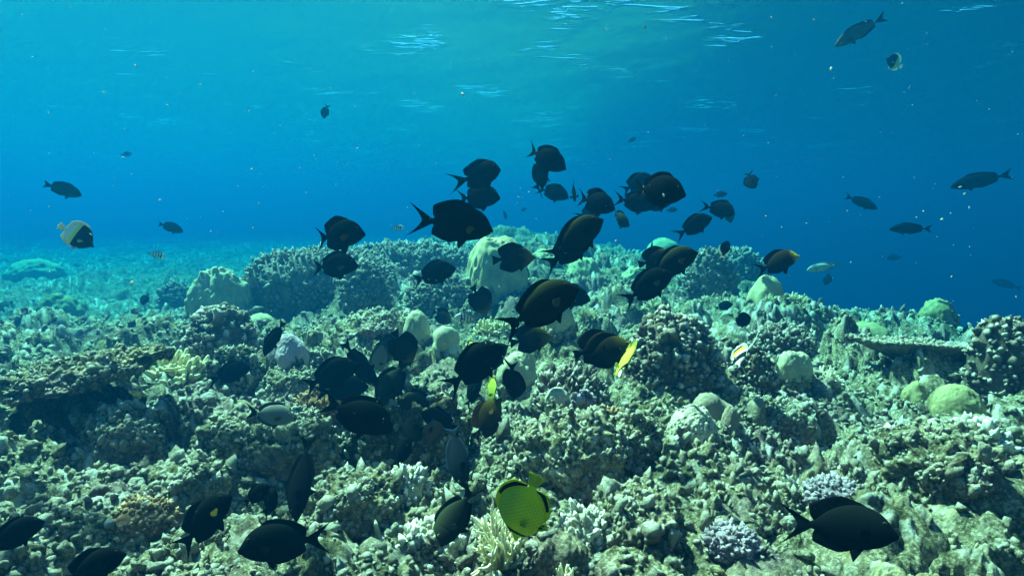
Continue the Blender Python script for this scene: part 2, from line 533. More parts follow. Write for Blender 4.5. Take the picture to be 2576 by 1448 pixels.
def table_plate(w, thick, seed, tilt=0.0, squash=0.6, nk=700, krad=0.02):
    rng = np.random.default_rng(seed)
    th = np.linspace(0, 2 * math.pi, 97)[:-1]
    rim = 1 + 0.06 * np.abs(np.sin(th * 11 + seed)) + 0.13 * np.sin(th * 2 + seed) + 0.07 * np.sin(th * 5 + 1) + 0.05 * rng.normal(size=96)
    us = np.linspace(0.02, 1, 22)
    U, T = np.meshgrid(us, th, indexing='ij')
    x = U * np.cos(T) * rim[None] * w / 2; y = U * np.sin(T) * rim[None] * w / 2 * squash
    zt = 0.05 * w * U ** 2 + 0.03 * w * fbm(x * 5 / w, y * 5 / w, oct=4, seed=seed)
    zb = zt - thick * (1.25 - U) - 0.22 * w * (1 - U) ** 1.6
    v = np.concatenate([np.stack([x, y, zt], -1).reshape(-1, 3), np.stack([x, y, zb], -1).reshape(-1, 3)])
    n = U.size
    f1 = grid_faces(22, 96, True); f2 = f1[:, ::-1] + n
    last = 21 * 96 + np.arange(96); nx = 21 * 96 + (np.arange(96) + 1) % 96
    f3 = np.stack([last, last + n, nx + n, nx], -1)
    quads = np.concatenate([f1, f2, f3])
    a = rng.uniform(0, 2 * math.pi, nk); u = np.sqrt(rng.uniform(0.0, 1.0, nk))
    ri = np.interp(a, th, rim, period=2 * math.pi)
    px = u * np.cos(a) * ri * w / 2; py = u * np.sin(a) * ri * w / 2 * squash
    pz = 0.05 * w * u ** 2 + 0.03 * w * fbm(px * 5 / w, py * 5 / w, oct=4, seed=seed)
    kv, kf, kt = knobs(np.stack([px, py, pz], -1), np.stack([rng.normal(0, .3, nk), rng.normal(0, .3, nk), np.ones(nk)], -1), krad * rng.uniform(.6, 1.3, nk), krad * rng.uniform(.6, 1.5, nk), 1, rng, rng.uniform(.1, .9, nk))
    v = np.concatenate([v, kv]);
    c, s = math.cos(tilt), math.sin(tilt)
    return v, [quads, kf + 2 * n], np.concatenate([np.zeros(2 * n), kt])

def rot_z(v, a):
    c, s = math.cos(a), math.sin(a)
    return np.stack([c * v[:, 0] - s * v[:, 1], s * v[:, 0] + c * v[:, 1], v[:, 2]], -1)

def crust(v, nscale, amp, seed):
    """rocky relief pushed along the direction from the middle"""
    q = v * nscale
    b = np.abs(fbm(q[:, 0], q[:, 1], q[:, 2], oct=3, seed=seed))
    c = np.abs(fbm(q[:, 0] * 3.1, q[:, 1] * 3.1, q[:, 2] * 3.1, oct=3, seed=seed + 5))
    d = v / (np.linalg.norm(v, axis=1, keepdims=True) + 1e-9)
    return v + d * (amp * (np.sqrt(b + .01) - 0.45) + amp * 0.5 * (np.sqrt(c + .01) - 0.45))[:, None]

M_NUB = reef_mat('nub_crust', (0.95, 0.93, 0.86), 0.9)
CM = {
    'pale': coral_mat('pale_boulder_coral', (0.54, 0.44, 0.24), (0.38, 0.31, 0.17), nscale=7, pit=0, pitd=0.006, fine=90, speck=0.25),
    'green': coral_mat('green_boulder_coral', (0.44, 0.44, 0.24), (0.34, 0.34, 0.18), nscale=8, pitd=0.005, fine=110, speck=0.25),
    'tan': coral_mat('tan_lobe_coral', (0.50, 0.46, 0.30), (0.38, 0.34, 0.22), nscale=9, pitd=0.004, fine=130, speck=0.35),
    'lavender': coral_mat('lavender_boulder_coral', (0.50, 0.40, 0.42), (0.36, 0.30, 0.31), nscale=9, pitd=0.004, fine=120, speck=0.3),
    'brown': coral_mat('brown_boulder_coral', (0.34, 0.27, 0.20), (0.24, 0.20, 0.15), nscale=8, pitd=0.004, fine=140, speck=0.35),
    'olive': coral_mat('olive_dome_coral', (0.32, 0.30, 0.15), (0.23, 0.21, 0.10), nscale=7, pitd=0.006, fine=90, speck=0.4),
    'honey': coral_mat('honeycomb_coral', (0.62, 0.56, 0.44), (0.42, 0.38, 0.28), nscale=9, pit=58, pitd=0.012, fine=150, speck=0.3),
    'knob': coral_mat('knobbed_coral', (0.17, 0.13, 0.095), (0.07, 0.055, 0.04), tip=(0.66, 0.58, 0.50), nscale=16, pitd=0.006, fine=140, speck=0.5),
    'thicket': coral_mat('thicket_coral', (0.26, 0.22, 0.17), (0.13, 0.11, 0.08), tip=(0.52, 0.47, 0.39), nscale=12, pitd=0.006, fine=120, speck=0.5),
    'yellow': coral_mat('yellow_branch_coral', (0.52, 0.40, 0.17), (0.34, 0.26, 0.10), tip=(0.78, 0.68, 0.40), nscale=20, pitd=0.002, fine=260, speck=0.2),
    'cream': coral_mat('cream_branch_coral', (0.74, 0.64, 0.36), (0.58, 0.48, 0.24), tip=(0.92, 0.86, 0.64), nscale=24, pitd=0.002, fine=260, speck=0.2),
    'tuft': coral_mat('tuft_coral', (0.46, 0.40, 0.20), (0.26, 0.22, 0.11), tip=(0.72, 0.66, 0.42), nscale=18, pitd=0.004, fine=200, speck=0.3),
    'white': coral_mat('white_knob_coral', (0.50, 0.46, 0.36), (0.30, 0.27, 0.19), tip=(0.86, 0.84, 0.78), nscale=18, pitd=0.004, fine=170, speck=0.3),
    'lilac': coral_mat('lilac_coral', (0.28, 0.22, 0.26), (0.15, 0.12, 0.14), tip=(0.46, 0.40, 0.43), nscale=18, pitd=0.004, fine=170, speck=0.35),
    'rust': coral_mat('rusty_coral', (0.30, 0.17, 0.09), (0.14, 0.08, 0.045), tip=(0.52, 0.38, 0.22), nscale=18, pitd=0.004, fine=170, speck=0.4),
    'rock': reef_mat('reef_rock_crust', (0.95, 0.92, 0.86)),
    'darkshaderock': reef_mat('dark_shaded_rock_crust', (0.50, 0.46, 0.42), 0.5),  # darker copy of the rock crust, its colour standing in for shade
    'paleslab': reef_mat('pale_slab_crust', (1.45, 1.40, 1.35)),
}

def place(px, base, sink=0.0):
    p, t = ground_hit(px, base)
    return p, t

def coral(name, kind, mat, px, base, wpx, hpx, label, cat='coral', seed=1, group=None, rz=None, sink=0.06, depth_scale=1.0, **kw):
    p, t = ground_hit(px, base)
    w = wpx / FPX * t; h = hpx / FPX * t
    p = p + Vector((0, w * 0.30, 0))                      # stand the near foot, not the middle, on that spot
    w *= (t + w * .3) / t; h *= (t + w * .3) / t
    p.z = ground(p.x, p.y, w) - h * sink + kw.pop('lift', 0.0)
    h *= 1 + sink
    rz = rz if rz is not None else seed * 1.7
    if kind == 'boulder':
        v, f = boulder_v(w, h, seed=seed, **kw); at = {}
    elif kind == 'knob':
        v, f, tp = knob_mound(w, h, seed=seed, krad=kw.pop('kr', 0.05) * w, nk=kw.pop('nk', 300), **kw); at = {'tip': tp}
    elif kind == 'branch':
        v, f, tp = branch_coral(w, h, seed, r=kw.pop('r', 0.035) * w, **kw); at = {'tip': tp}
    elif kind == 'rock':
        v, f = boulder_v(w, h, n=kw.pop('n', 2.6), lump=kw.pop('lump', 0.16), lscale=2.2, sub=kw.pop('sub', 6), seed=seed, squash=kw.pop('squash', 0.8))
        v = crust(v, 9.0 / w * 0.55, 0.10 * w, seed); v = crust(v, 26.0 / w * 0.6, 0.045 * w, seed + 3); at = {}
        q = v * (30 / w)
        at = {'tip': np.clip(fbm(q[:, 0], q[:, 1], q[:, 2], oct=2, seed=seed) * 2.2 - 0.55, 0, 0.8)}
        rz = rz if kw.get('keep') is None else 0
    v = rot_z(v, rz)
    growth = None
    if kind == 'boulder' and t < 8:
        rg = np.random.default_rng(seed + 900)
        n_ = 110
        an = rg.uniform(0, 2 * math.pi, n_); el = np.abs(rg.normal(0, 0.10, n_))
        k_ = np.array([int(np.argmin((np.arctan2(v[:, 1], v[:, 0]) - x + math.pi) % (2 * math.pi) * 0 + np.abs((np.arctan2(v[:, 1], v[:, 0]) - x + math.pi) % (2 * math.pi) - math.pi) + np.abs(v[:, 2] / h - e_) * 4)) for x, e_ in zip(an, el + sink)])
        sz = 0.045 * w * np.exp(rg.normal(0, 0.4, n_))
        nn = v[k_] * np.array([1, 1, 0.2]); nn = nn / np.linalg.norm(nn, axis=1, keepdims=True) + np.array([0, 0, 0.8]) + rg.normal(0, .35, (n_, 3))
        kv, kf, kt = knobs(v[k_] * 1.02, nn, sz, sz * rg.uniform(0.7, 1.9, n_), 2, rg, rg.uniform(0, 0.6, n_), rough=0.4)
        growth = mesh_np('coral_growth', kv, kf, M_NUB, {'tip': kt, 'tone': np.repeat(rg.uniform(0, .3, n_), len(ico(2)[0]))})
    if kind == 'rock' and kw.get('knobs', 1):
        rg = np.random.default_rng(seed)
        vb = v.copy(); e1 = vb[f[:, 1]] - vb[f[:, 0]]; e2 = vb[f[:, 2]] - vb[f[:, 0]]
        fnm = np.cross(e1, e2); area = np.linalg.norm(fnm, axis=1); fnm = fnm / (area[:, None] + 1e-12)
        cen = vb[f].mean(1)
        q = cen * (7 / w)
        wt = area * np.clip(fnm[:, 2] - 0.15, 0, 1) * np.clip(fbm(q[:, 0], q[:, 1], q[:, 2], oct=2, seed=seed + 2) + 0.25, 0, 1)
        n_ = int(900 * min(2.5, w / 0.35))
        pick = rg.choice(len(f), n_, p=wt / wt.sum())
        sz = 0.0052 * np.exp(rg.normal(0, 0.5, n_))
        kv, kf, kt = knobs(cen[pick], fnm[pick] + np.array([0, 0, 0.5]) + rg.normal(0, .3, (n_, 3)), sz, sz * rg.uniform(0.8, 2.4, n_), 2, rg, rg.uniform(0, 1, n_), rough=0.35)
        growth = mesh_np('coral_growth', kv, kf, M_NUB, {'tip': kt, 'tone': np.repeat(rg.uniform(0, .8, n_), len(ico(2)[0]))})
    o = link(name, mesh_np(name, v, f, CM[mat], at), loc=p)
    if growth: tag(link('coral_growth', growth, o), kind='stuff')
    tag(o, label, cat, group)
    return o, p, w, h, t

LOB3 = [(0, 0, 0.35, 0.5), (0.38, 0.05, 0.2, 0.42), (-0.36, -0.1, 0.22, 0.42), (0.05, -0.4, 0.15, 0.4), (0, 0.4, 0.3, 0.45)]
LOB5 = LOB3 + [(0.3, -0.35, 0.42, 0.32), (-0.3, 0.32, 0.45, 0.34), (-0.15, -0.25, 0.6, 0.3)]

# big smooth boulders
coral('boulder_coral', 'boulder', 'pale', 1250, 772, 150, 166, 'tall pale flat topped boulder coral standing highest in the middle of the reef', n=3.0, lump=0.09, lscale=1.9, seed=3, sub=6, dent=0.3, waist=0.03)
coral('boulder_coral', 'boulder', 'tan', 532, 806, 158, 138, 'lumpy tan boulder coral behind the dark knobbed bush on the left', n=2.4, lump=0.16, lscale=2.6, seed=5, sub=6, dent=0.1)
coral('boulder_coral', 'boulder', 'green', 648, 866, 92, 76, 'smooth yellow green dome coral beside the lavender boulder', n=2.2, lump=0.04, lscale=2, seed=6)
coral('boulder_coral', 'boulder', 'pale', 1676, 662, 98, 66, 'pale green dome coral on the far ridge above a tang', n=2.2, lump=0.04, seed=7)
coral('boulder_coral', 'boulder', 'green', 1772, 672, 52, 40, 'small round pale coral right of the far ridge dome', n=2.1, lump=0.05, seed=8)
coral('boulder_coral', 'boulder', 'pale', 1378, 652, 80, 34, 'low whitish coral lump behind the upward swimming surgeonfish', n=2.2, lump=0.2, lscale=4, seed=9)
coral('boulder_coral', 'boulder', 'green', 1470, 718, 84, 66, 'grey green round coral right of the tall boulder', n=2.3, lump=0.14, lscale=4, seed=10)
coral('boulder_coral', 'boulder', 'tan', 2002, 690, 62, 40, 'small pale dome at the drop off edge beside a brown tang', n=2.2, lump=0.06, seed=13)
coral('boulder_coral', 'boulder', 'green', 1600, 722, 72, 48, 'low pale lumpy coral under the white banded pair of tangs', n=2.2, lump=0.15, lscale=4, seed=14)
coral('boulder_coral', 'boulder', 'olive', 2205, 860, 140, 74, 'wide low olive brain like dome near the drop off', n=2.1, lump=0.06, lscale=7, seed=15)
coral('boulder_coral', 'boulder', 'olive', 2372, 836, 78, 58, 'upright hazy dome furthest right along the drop off', n=2.5, lump=0.1, seed=16)
coral('boulder_coral', 'boulder', 'olive', 2290, 806, 62, 30, 'small hazy dome left of the upright far right dome', n=2.2, lump=0.08, seed=17)
coral('boulder_coral', 'boulder', 'green', 2140, 772, 76, 54, 'hazy blue green lump on the sloping reef edge', n=2.3, lump=0.12, seed=18)
coral('boulder_coral', 'boulder', 'olive', 128, 822, 118, 76, 'dark olive dome alone on the far left rubble', n=2.1, lump=0.15, lscale=3, seed=19)
coral('boulder_coral', 'boulder', 'green', 60, 705, 130, 50, 'broad pale hazy mound at the left edge of the reef', n=2.1, lump=0.1, seed=20)
coral('lobed_coral', 'boulder', 'pale', 1932, 796, 92, 88, 'yellowish lobed coral with a trailing ridge on the right slope', lobes=LOB3, lump=0.05, seed=21)
coral('lobed_coral', 'boulder', 'tan', 1046, 900, 68, 86, 'smooth beige knuckle shaped coral left of the clover shaped one', n=2.3, lump=0.05, seed=22)
coral('lobed_coral', 'boulder', 'tan', 1116, 908, 94, 82, 'clover shaped beige lobed coral in the middle of the reef', lobes=[(0, 0, .6, .45), (.42, -.2, .15, .4), (-.42, -.2, .15, .4), (.35, .2, .62, .3), (-.3, .2, .6, .3)], lump=0.03, seed=23, rz=0)
coral('lobed_coral', 'boulder', 'tan', 1400, 888, 108, 96, 'yellowish knobbly lobed coral behind the biggest middle surgeonfish', lobes=LOB5, lump=0.05, lscale=3, seed=24, sub=6)
coral('lobed_coral', 'boulder', 'tan', 1305, 965, 118, 112, 'pale lobed coral mass behind the white edged narrow fish', lobes=LOB5, lump=0.05, lscale=3, seed=25, sub=6, rz=2.0)
coral('lobed_coral', 'boulder', 'tan', 1372, 935, 56, 52, 'small mustard lobed coral right of the pale lobed mass', lobes=LOB3, lump=0.05, seed=26)
coral('boulder_coral', 'boulder', 'brown', 1812, 1092, 134, 96, 'smooth brown saddle shaped boulder beside the honeycomb coral', lobes=[(-.3, 0, .45, .5), (.35, 0, .15, .52), (0, .1, .3, .5)], lump=0.04, seed=27, sub=6, rz=0)
coral('honeycomb_coral', 'boulder', 'honey', 1752, 1142, 122, 98, 'whitish pitted honeycomb coral in front of the brown boulder', n=2.3, lump=0.08, lscale=3, seed=28, sub=6)
coral('boulder_coral', 'boulder', 'brown', 1840, 1128, 46, 62, 'small grey brown knob right of the honeycomb coral', n=2.2, lump=0.06, seed=29)
coral('lobed_coral', 'boulder', 'tan', 2008, 985, 96, 92, 'grey beige twin headed coral with a dimple on the right', lobes=[(-.25, 0, .45, .5), (.35, .1, .4, .5), (0, 0, .1, .5)], lump=0.05, seed=30, sub=6, rz=0)
coral('lobed_coral', 'boulder', 'tan', 1940, 952, 46, 48, 'small grey ball coral left of the twin headed coral', n=2.1, lump=0.05, seed=31)
coral('boulder_coral', 'boulder', 'olive', 2430, 1062, 132, 88, 'large round olive yellow dome near the right edge', n=2.1, lump=0.05, seed=32, sub=6)
coral('boulder_coral', 'boulder', 'olive', 2318, 1014, 74, 62, 'lumpy olive yellow coral left of the large right edge dome', lobes=LOB3, lump=0.06, seed=33)
coral('boulder_coral', 'boulder', 'pale', 1075, 668, 60, 36, 'small hazy round coral left of the tall pale boulder', n=2.2, lump=0.06, seed=34)
coral('boulder_coral', 'boulder', 'pale', 2036, 776, 50, 36, 'small yellowish dome on the right slope behind tuft corals', n=2.1, lump=0.05, seed=35)

# lavender boulder on its own pillar: two parts
p, t = ground_hit(718, 962)
w = 100 / FPX * t
root = bpy.data.objects.new('boulder_coral', None); COL.objects.link(root); root.location = p + Vector((0, w * .3, -0.02))
tag(root, 'lavender grey boulder coral crowning a rough rock pillar', 'coral')
v, f = boulder_v(w * 0.98, w * 1.15, n=2.8, lump=0.14, seed=41, sub=5); v = crust(v, 8 / w * .6, 0.06 * w, 41)
link('pillar', mesh_np('pillar', v, f, CM['rock']), root)
v, f = boulder_v(w * 1.04, w * 0.82, lump=0.05, lobes=LOB3, seed=42, sub=6)
link('coral_head', mesh_np('coral_head', v, f, CM['lavender']), root, (0, -0.02 * w, w * 0.72))

# knobbed bushes
G = 'knobbed bush corals on the reef'
coral('bush_coral', 'knob', 'knob', 532, 948, 190, 172, 'dark knobbed bush coral with pale tips left of the lavender boulder', seed=51, nk=620, kr=0.034, kl=1.5, group=G, cover=0.1, up=0.5)
coral('bush_coral', 'knob', 'knob', 1702, 1022, 214, 162, 'big rounded bush coral with many pale knobs in the right middle', seed=52, nk=760, kr=0.030, kl=1.6, group=G, cover=-0.05, up=0.4)
coral('bush_coral', 'knob', 'knob', 1905, 1010, 100, 90, 'dark bush coral under the black and white bannered fish', seed=53, nk=260, kr=0.05, kl=1.4, group=G)
coral('bush_coral', 'knob', 'thicket', 1796, 774, 128, 136, 'tall hazy knobbed mound on the right of the far ridge', seed=54, nk=620, kr=0.034, sub=1, group=G, n=2.4)
coral('bush_coral', 'knob', 'thicket', 1872, 708, 150, 82, 'hazy knobbed mound behind the white edged narrow fish', seed=55, nk=620, kr=0.03, sub=1, group=G)
coral('bush_coral', 'knob', 'thicket', 2034, 742, 130, 84, 'hazy knobbed mound at the drop off right of the brown tang', seed=56, nk=560, kr=0.03, sub=1, group=G)
coral('bush_coral', 'knob', 'thicket', 1098, 800, 160, 92, 'dark knobbed mound under the oval surgeonfish left of the tall boulder', seed=57, nk=620, kr=0.03, sub=1, group=G)
coral('bush_coral', 'knob', 'thicket', 908, 790, 120, 100, 'dark knobbed mound below the two stacked surgeonfish', seed=58, nk=460, kr=0.036, sub=1, group=G)
coral('bush_coral', 'knob', 'knob', 822, 758, 66, 46, 'small bright tipped bush coral below the two stacked surgeonfish', seed=59, nk=120, kr=0.07, sub=2, group=G)
coral('bush_coral', 'knob', 'thicket', 815, 860, 110, 66, 'grey knobbed bush coral right of the lavender boulder', seed=60, nk=420, kr=0.035, sub=1, group=G)
coral('bush_coral', 'knob', 'thicket', 430, 790, 96, 90, 'grey knobbed bush coral left of the lumpy tan boulder', seed=61, nk=380, kr=0.038, sub=1, group=G)
coral('bush_coral', 'knob', 'knob', 1462, 850, 92, 62, 'violet grey bush coral right of the biggest middle surgeonfish', seed=62, nk=240, kr=0.05, sub=2, group=G)
coral('bush_coral', 'knob', 'knob', 1985, 900, 150, 62, 'wide low pale knobbed coral behind the bannered fish', seed=63, nk=520, kr=0.03, sub=2, group=G)
coral('bush_coral', 'knob', 'thicket', 780, 770, 380, 132, 'long thicket coral terrace stretching left of the tall boulder', seed=64, nk=2600, kr=0.0105, sub=1, kl=1.9, group=G, n=3.2, squash=0.75, rz=0.0)
coral('bush_coral', 'knob', 'thicket', 1010, 700, 330, 72, 'long thicket coral bank on the far crest of the reef', seed=65, nk=2000, kr=0.012, sub=1, kl=1.7, group=G, n=2.8, squash=0.6, rz=0.0)
coral('bush_coral', 'knob', 'knob', 2545, 1012, 150, 202, 'rough knobbed coral head cut by the right edge', seed=66, nk=420, kr=0.042, kl=1.3, group=G, n=2.8)
coral('bush_coral', 'knob', 'knob', 1440, 1052, 190, 92, 'scattered pale finger knobs under the yellow edge on butterflyfish', seed=67, nk=330, kr=0.030, kl=2.2, group=G, cover=0.0, up=1.0, lump=0.2)

# branching and tuft corals
B = 'branching corals'
coral('branching_coral', 'branch', 'yellow', 432, 988, 174, 98, 'golden branching coral on the left foreground ledge', seed=71, sink=-0.15, nstem=46, r=0.048, levels=1, forks=4, group=B)
coral('branching_coral', 'branch', 'cream', 1262, 1470, 215, 205, 'cream branching coral under the yellow latticed butterflyfish', seed=72, sink=-0.12, nstem=34, r=0.050, levels=2, forks=3, spread=1.25, group=B)
coral('branching_coral', 'branch', 'cream', 1425, 1452, 130, 88, 'low spiky cream coral at the bottom right of the big branching one', seed=73, sink=-0.15, nstem=28, r=0.05, levels=2, forks=2, group=B)
coral('branching_coral', 'branch', 'yellow', 1238, 842, 104, 62, 'golden finger coral beside the striped sergeant fish', seed=74, sink=-0.15, nstem=50, r=0.05, levels=1, forks=4, group=B)
coral('branching_coral', 'branch', 'cream', 2096, 972, 84, 44, 'spiky white coral right of the twin headed coral', seed=75, nstem=26, r=0.04, levels=1, forks=3, group=B)
for k, (px, by, wp, hp, lab) in enumerate([
        (1862, 752, 72, 40, 'fine tufted coral cushion left of the yellowish lobed coral'),
        (1946, 812, 66, 34, 'fine tufted coral cushion below the yellowish lobed coral'),
        (2006, 824, 72, 38, 'yellowish tufted coral cushion above the table coral'),
        (1650, 812, 70, 36, 'yellowish tufted coral cushion in the middle distance below the paired tangs'),
        (1546, 700, 60, 38, 'golden tufted coral on the far ridge'),
        (1478, 832, 56, 40, 'small golden tufted coral above the pair of yellow headed tangs'),
        (1640, 862, 96, 40, 'pale tufted coral patch above the big bush coral')]):
    coral('tuft_coral', 'branch', 'tuft', px, by, wp, hp, lab, seed=80 + k, sink=-0.1, nstem=60, r=0.035, levels=1, forks=4, group='tufted coral cushions')

# smaller colonies in the foreground
F = 'small foreground corals'
coral('small_coral', 'boulder', 'white', 1402, 1112, 62, 40, 'smooth whitish coral lump on top of the white rock slab', seed=120, lump=0.08, group=F, lift=0.15)
coral('small_coral', 'knob', 'lilac', 1470, 1120, 52, 40, 'tiny lilac white knob coral right of the whitish lump on the slab', seed=121, nk=40, kr=0.12, group=F, lift=0.13)
coral('small_coral', 'knob', 'white', 1010, 1290, 130, 62, 'pale knob coral cluster left of the nose down grey green fish', seed=122, nk=210, kr=0.045, kl=1.9, up=0.8, group=F)
coral('small_coral', 'knob', 'white', 1080, 1370, 150, 56, 'pale knob coral cluster below the nose down grey green fish', seed=123, nk=230, kr=0.042, kl=1.9, up=0.8, group=F)
coral('small_coral', 'knob', 'white', 1475, 1330, 120, 70, 'pale knob coral cluster right of the latticed butterflyfish', seed=124, nk=200, kr=0.045, kl=2.2, up=0.9, group=F)
coral('small_coral', 'knob', 'lilac', 2120, 1236, 130, 44, 'low lilac coral crust above the large lone black surgeonfish', seed=125, nk=260, kr=0.035, group=F)
coral('small_coral', 'knob', 'white', 2290, 1130, 110, 56, 'bright knobby coral cluster below the large round right edge dome', seed=126, nk=170, kr=0.05, kl=1.8, group=F)
coral('small_coral', 'knob', 'white', 2480, 1130, 140, 66, 'bright knobby coral cluster at the right edge under the rough head', seed=127, nk=210, kr=0.048, kl=1.8, group=F)
coral('small_coral', 'branch', 'tuft', 1512, 1330, 60, 60, 'small upright green brown tuft right of the knob cluster by the butterflyfish', seed=128, sink=-0.15, nstem=26, r=0.05, levels=1, forks=4, group=F)
coral('small_coral', 'knob', 'rust', 1530, 1112, 110, 44, 'rusty brown coral crust between the white slab and the honeycomb coral', seed=129, nk=230, kr=0.038, group=F, lift=0.03)
coral('small_coral', 'knob', 'rust', 800, 1120, 120, 44, 'brown knobby crust on the pale rock ledge under the sloping black fish', seed=130, nk=240, kr=0.036, group=F, lift=0.10)
coral('small_coral', 'knob', 'rust', 330, 1330, 150, 50, 'brown knobby crust in the lower left foreground', seed=131, nk=240, kr=0.036, group=F)
coral('small_coral', 'knob', 'lilac', 1850, 1390, 140, 46, 'greyish lilac crust left of the large lone black surgeonfish', seed=132, nk=240, kr=0.036, group=F)

# table coral and tilted plate: plate on a stalk
def plate_thing(name, px, base, wpx, rise, tilt, mat, label, seed, squash=0.6, rz=0.0, krad=0.02, thick=0.03, nk=700):
    p, t = ground_hit(px, base)
    w = wpx / FPX * t
    root = bpy.data.objects.new(name, None); COL.objects.link(root)
    root.location = p + Vector((0, w * squash * 0.4, 0)); root.rotation_euler = (0, 0, rz)
    tag(root, label, 'coral')
    v, f, tp = table_plate(w, thick * w, seed, squash=squash, krad=krad * w, nk=nk)
    pl = link('plate', mesh_np('plate', v, f, CM[mat], {'tip': tp}), root, (0, 0, rise)); pl.rotation_euler = tilt
    v, f = boulder_v(w * 0.34, rise + 0.02, n=2.0, lump=0.2, seed=seed + 1, sub=4); v = crust(v, 20, 0.02, seed)
    link('stalk', mesh_np('stalk', v, f, CM['darkshaderock']), root)
plate_thing('table_coral', 2335, 965, 285, 0.22, (R(-3), R(3), 0), 'thicket', 'wide flat table coral jutting over a dark hollow on the right', 91, squash=0.5)

# rough ledge rising from the left edge, on a foot coloured dark like shaded rock
p, t = ground_hit(40, 1130)
w = 450 / FPX * t
root = bpy.data.objects.new('rock_ledge', None); COL.objects.link(root)
root.location = p + Vector((0, 0.30, 0.0))
tag(root, 'rough pale overhanging ledge rising at the left edge over a dark hollow', 'rock')
v, f = boulder_v(w, 0.062 * w, n=3.2, lump=0.22, lscale=2.6, seed=92, sub=6, squash=0.5); v = crust(v, 6.5 / w, 0.09 * w, 92); v = crust(v, 22 / w, 0.03 * w, 93)
sl = link('slab', mesh_np('slab', v, f, CM['paleslab']), root, (0, 0, 0.235)); sl.rotation_euler = (R(9), R(-10), R(-4))
rg = np.random.default_rng(92)
e1 = v[f[:, 1]] - v[f[:, 0]]; e2 = v[f[:, 2]] - v[f[:, 0]]; fn_ = np.cross(e1, e2); ar = np.linalg.norm(fn_, axis=1); fn_ /= ar[:, None] + 1e-12
wt = ar * np.clip(fn_[:, 2] - 0.1, 0, 1); pick = rg.choice(len(f), 1500, p=wt / wt.sum()); cen = v[f].mean(1)[pick]
sz = 0.0055 * np.exp(rg.normal(0, .45, 1500))
kv, kf, kt = knobs(cen, fn_[pick] + np.array([0, 0, .4]) + rg.normal(0, .3, (1500, 3)), sz, sz * rg.uniform(.8, 2.4, 1500), 2, rg, rg.uniform(0, 1, 1500), rough=.35)
tag(link('coral_growth', mesh_np('coral_growth', kv, kf, M_NUB, {'tip': kt}), sl), kind='stuff')
v, f = boulder_v(w * 0.75, 0.21, n=2.6, lump=0.2, seed=94, sub=5, squash=0.6); v = crust(v, 16, 0.05, 94)
link('foot', mesh_np('foot', v, f, CM['darkshaderock']), root, (-0.05 * w, 0.05, -0.02))

# rocks
K = 'reef rocks'
coral('reef_rock', 'rock', 'rock', 640, 1190, 330, 135, 'long pale rock ledge with a shadowed front under the blue grey fish', 'rock', seed=101, group=K, rz=0.0, squash=0.55, n=3.2)
coral('reef_rock', 'rock', 'darkshaderock', 1010, 1195, 300, 170, 'rock darkened for its shaded front below the tail of the leftmost middle surgeonfish group', 'rock', seed=102, group=K, rz=0.0, squash=0.6, n=3.0)
coral('reef_rock', 'rock', 'paleslab', 1440, 1208, 300, 150, 'whitish lumpy rock slab right of the black fish cluster', 'rock', seed=103, group=K, rz=0.0, squash=0.7, n=3.0)
coral('reef_rock', 'rock', 'rock', 1590, 1160, 180, 90, 'crusty rock between the white slab and the honeycomb coral', 'rock', seed=104, group=K)
coral('reef_rock', 'rock', 'rock', 250, 1120, 260, 110, 'mossy rock mass under the tilted plate coral', 'rock', seed=105, group=K, squash=0.6)
coral('reef_rock', 'rock', 'rock', 430, 1250, 210, 80, 'low crusty rock in the left foreground', 'rock', seed=106, group=K)
coral('reef_rock', 'rock', 'rock', 720, 990, 150, 66, 'low pale rock at the foot of the lavender pillar', 'rock', seed=107, group=K)
coral('reef_rock', 'rock', 'paleslab', 930, 900, 240, 74, 'pale rubble slab behind the slender diving fish', 'rock', seed=108, group=K)
coral('reef_rock', 'rock', 'rock', 1960, 1090, 210, 70, 'low rock right of the brown saddle boulder', 'rock', seed=109, group=K)
coral('reef_rock', 'rock', 'rock', 1620, 1330, 250, 110, 'hollowed rock in the lower right middle', 'rock', seed=110, group=K)
coral('reef_rock', 'rock', 'darkshaderock', 575, 985, 130, 86, 'dark rock overhang at the foot of the knobbed bush', 'rock', seed=111, group=K)
coral('reef_rock', 'rock', 'rock', 2420, 1210, 280, 110, 'pale crusty rock bank at the right edge', 'rock', seed=112, group=K)
coral('reef_rock', 'rock', 'rock', 880, 1330, 230, 90, 'crusty rock between the two lowest black fish on the left', 'rock', seed=113, group=K)
coral('reef_rock', 'rock', 'rock', 1250, 760, 330, 40, 'low rock shelf around the foot of the tall boulder', 'rock', seed=114, group=K)

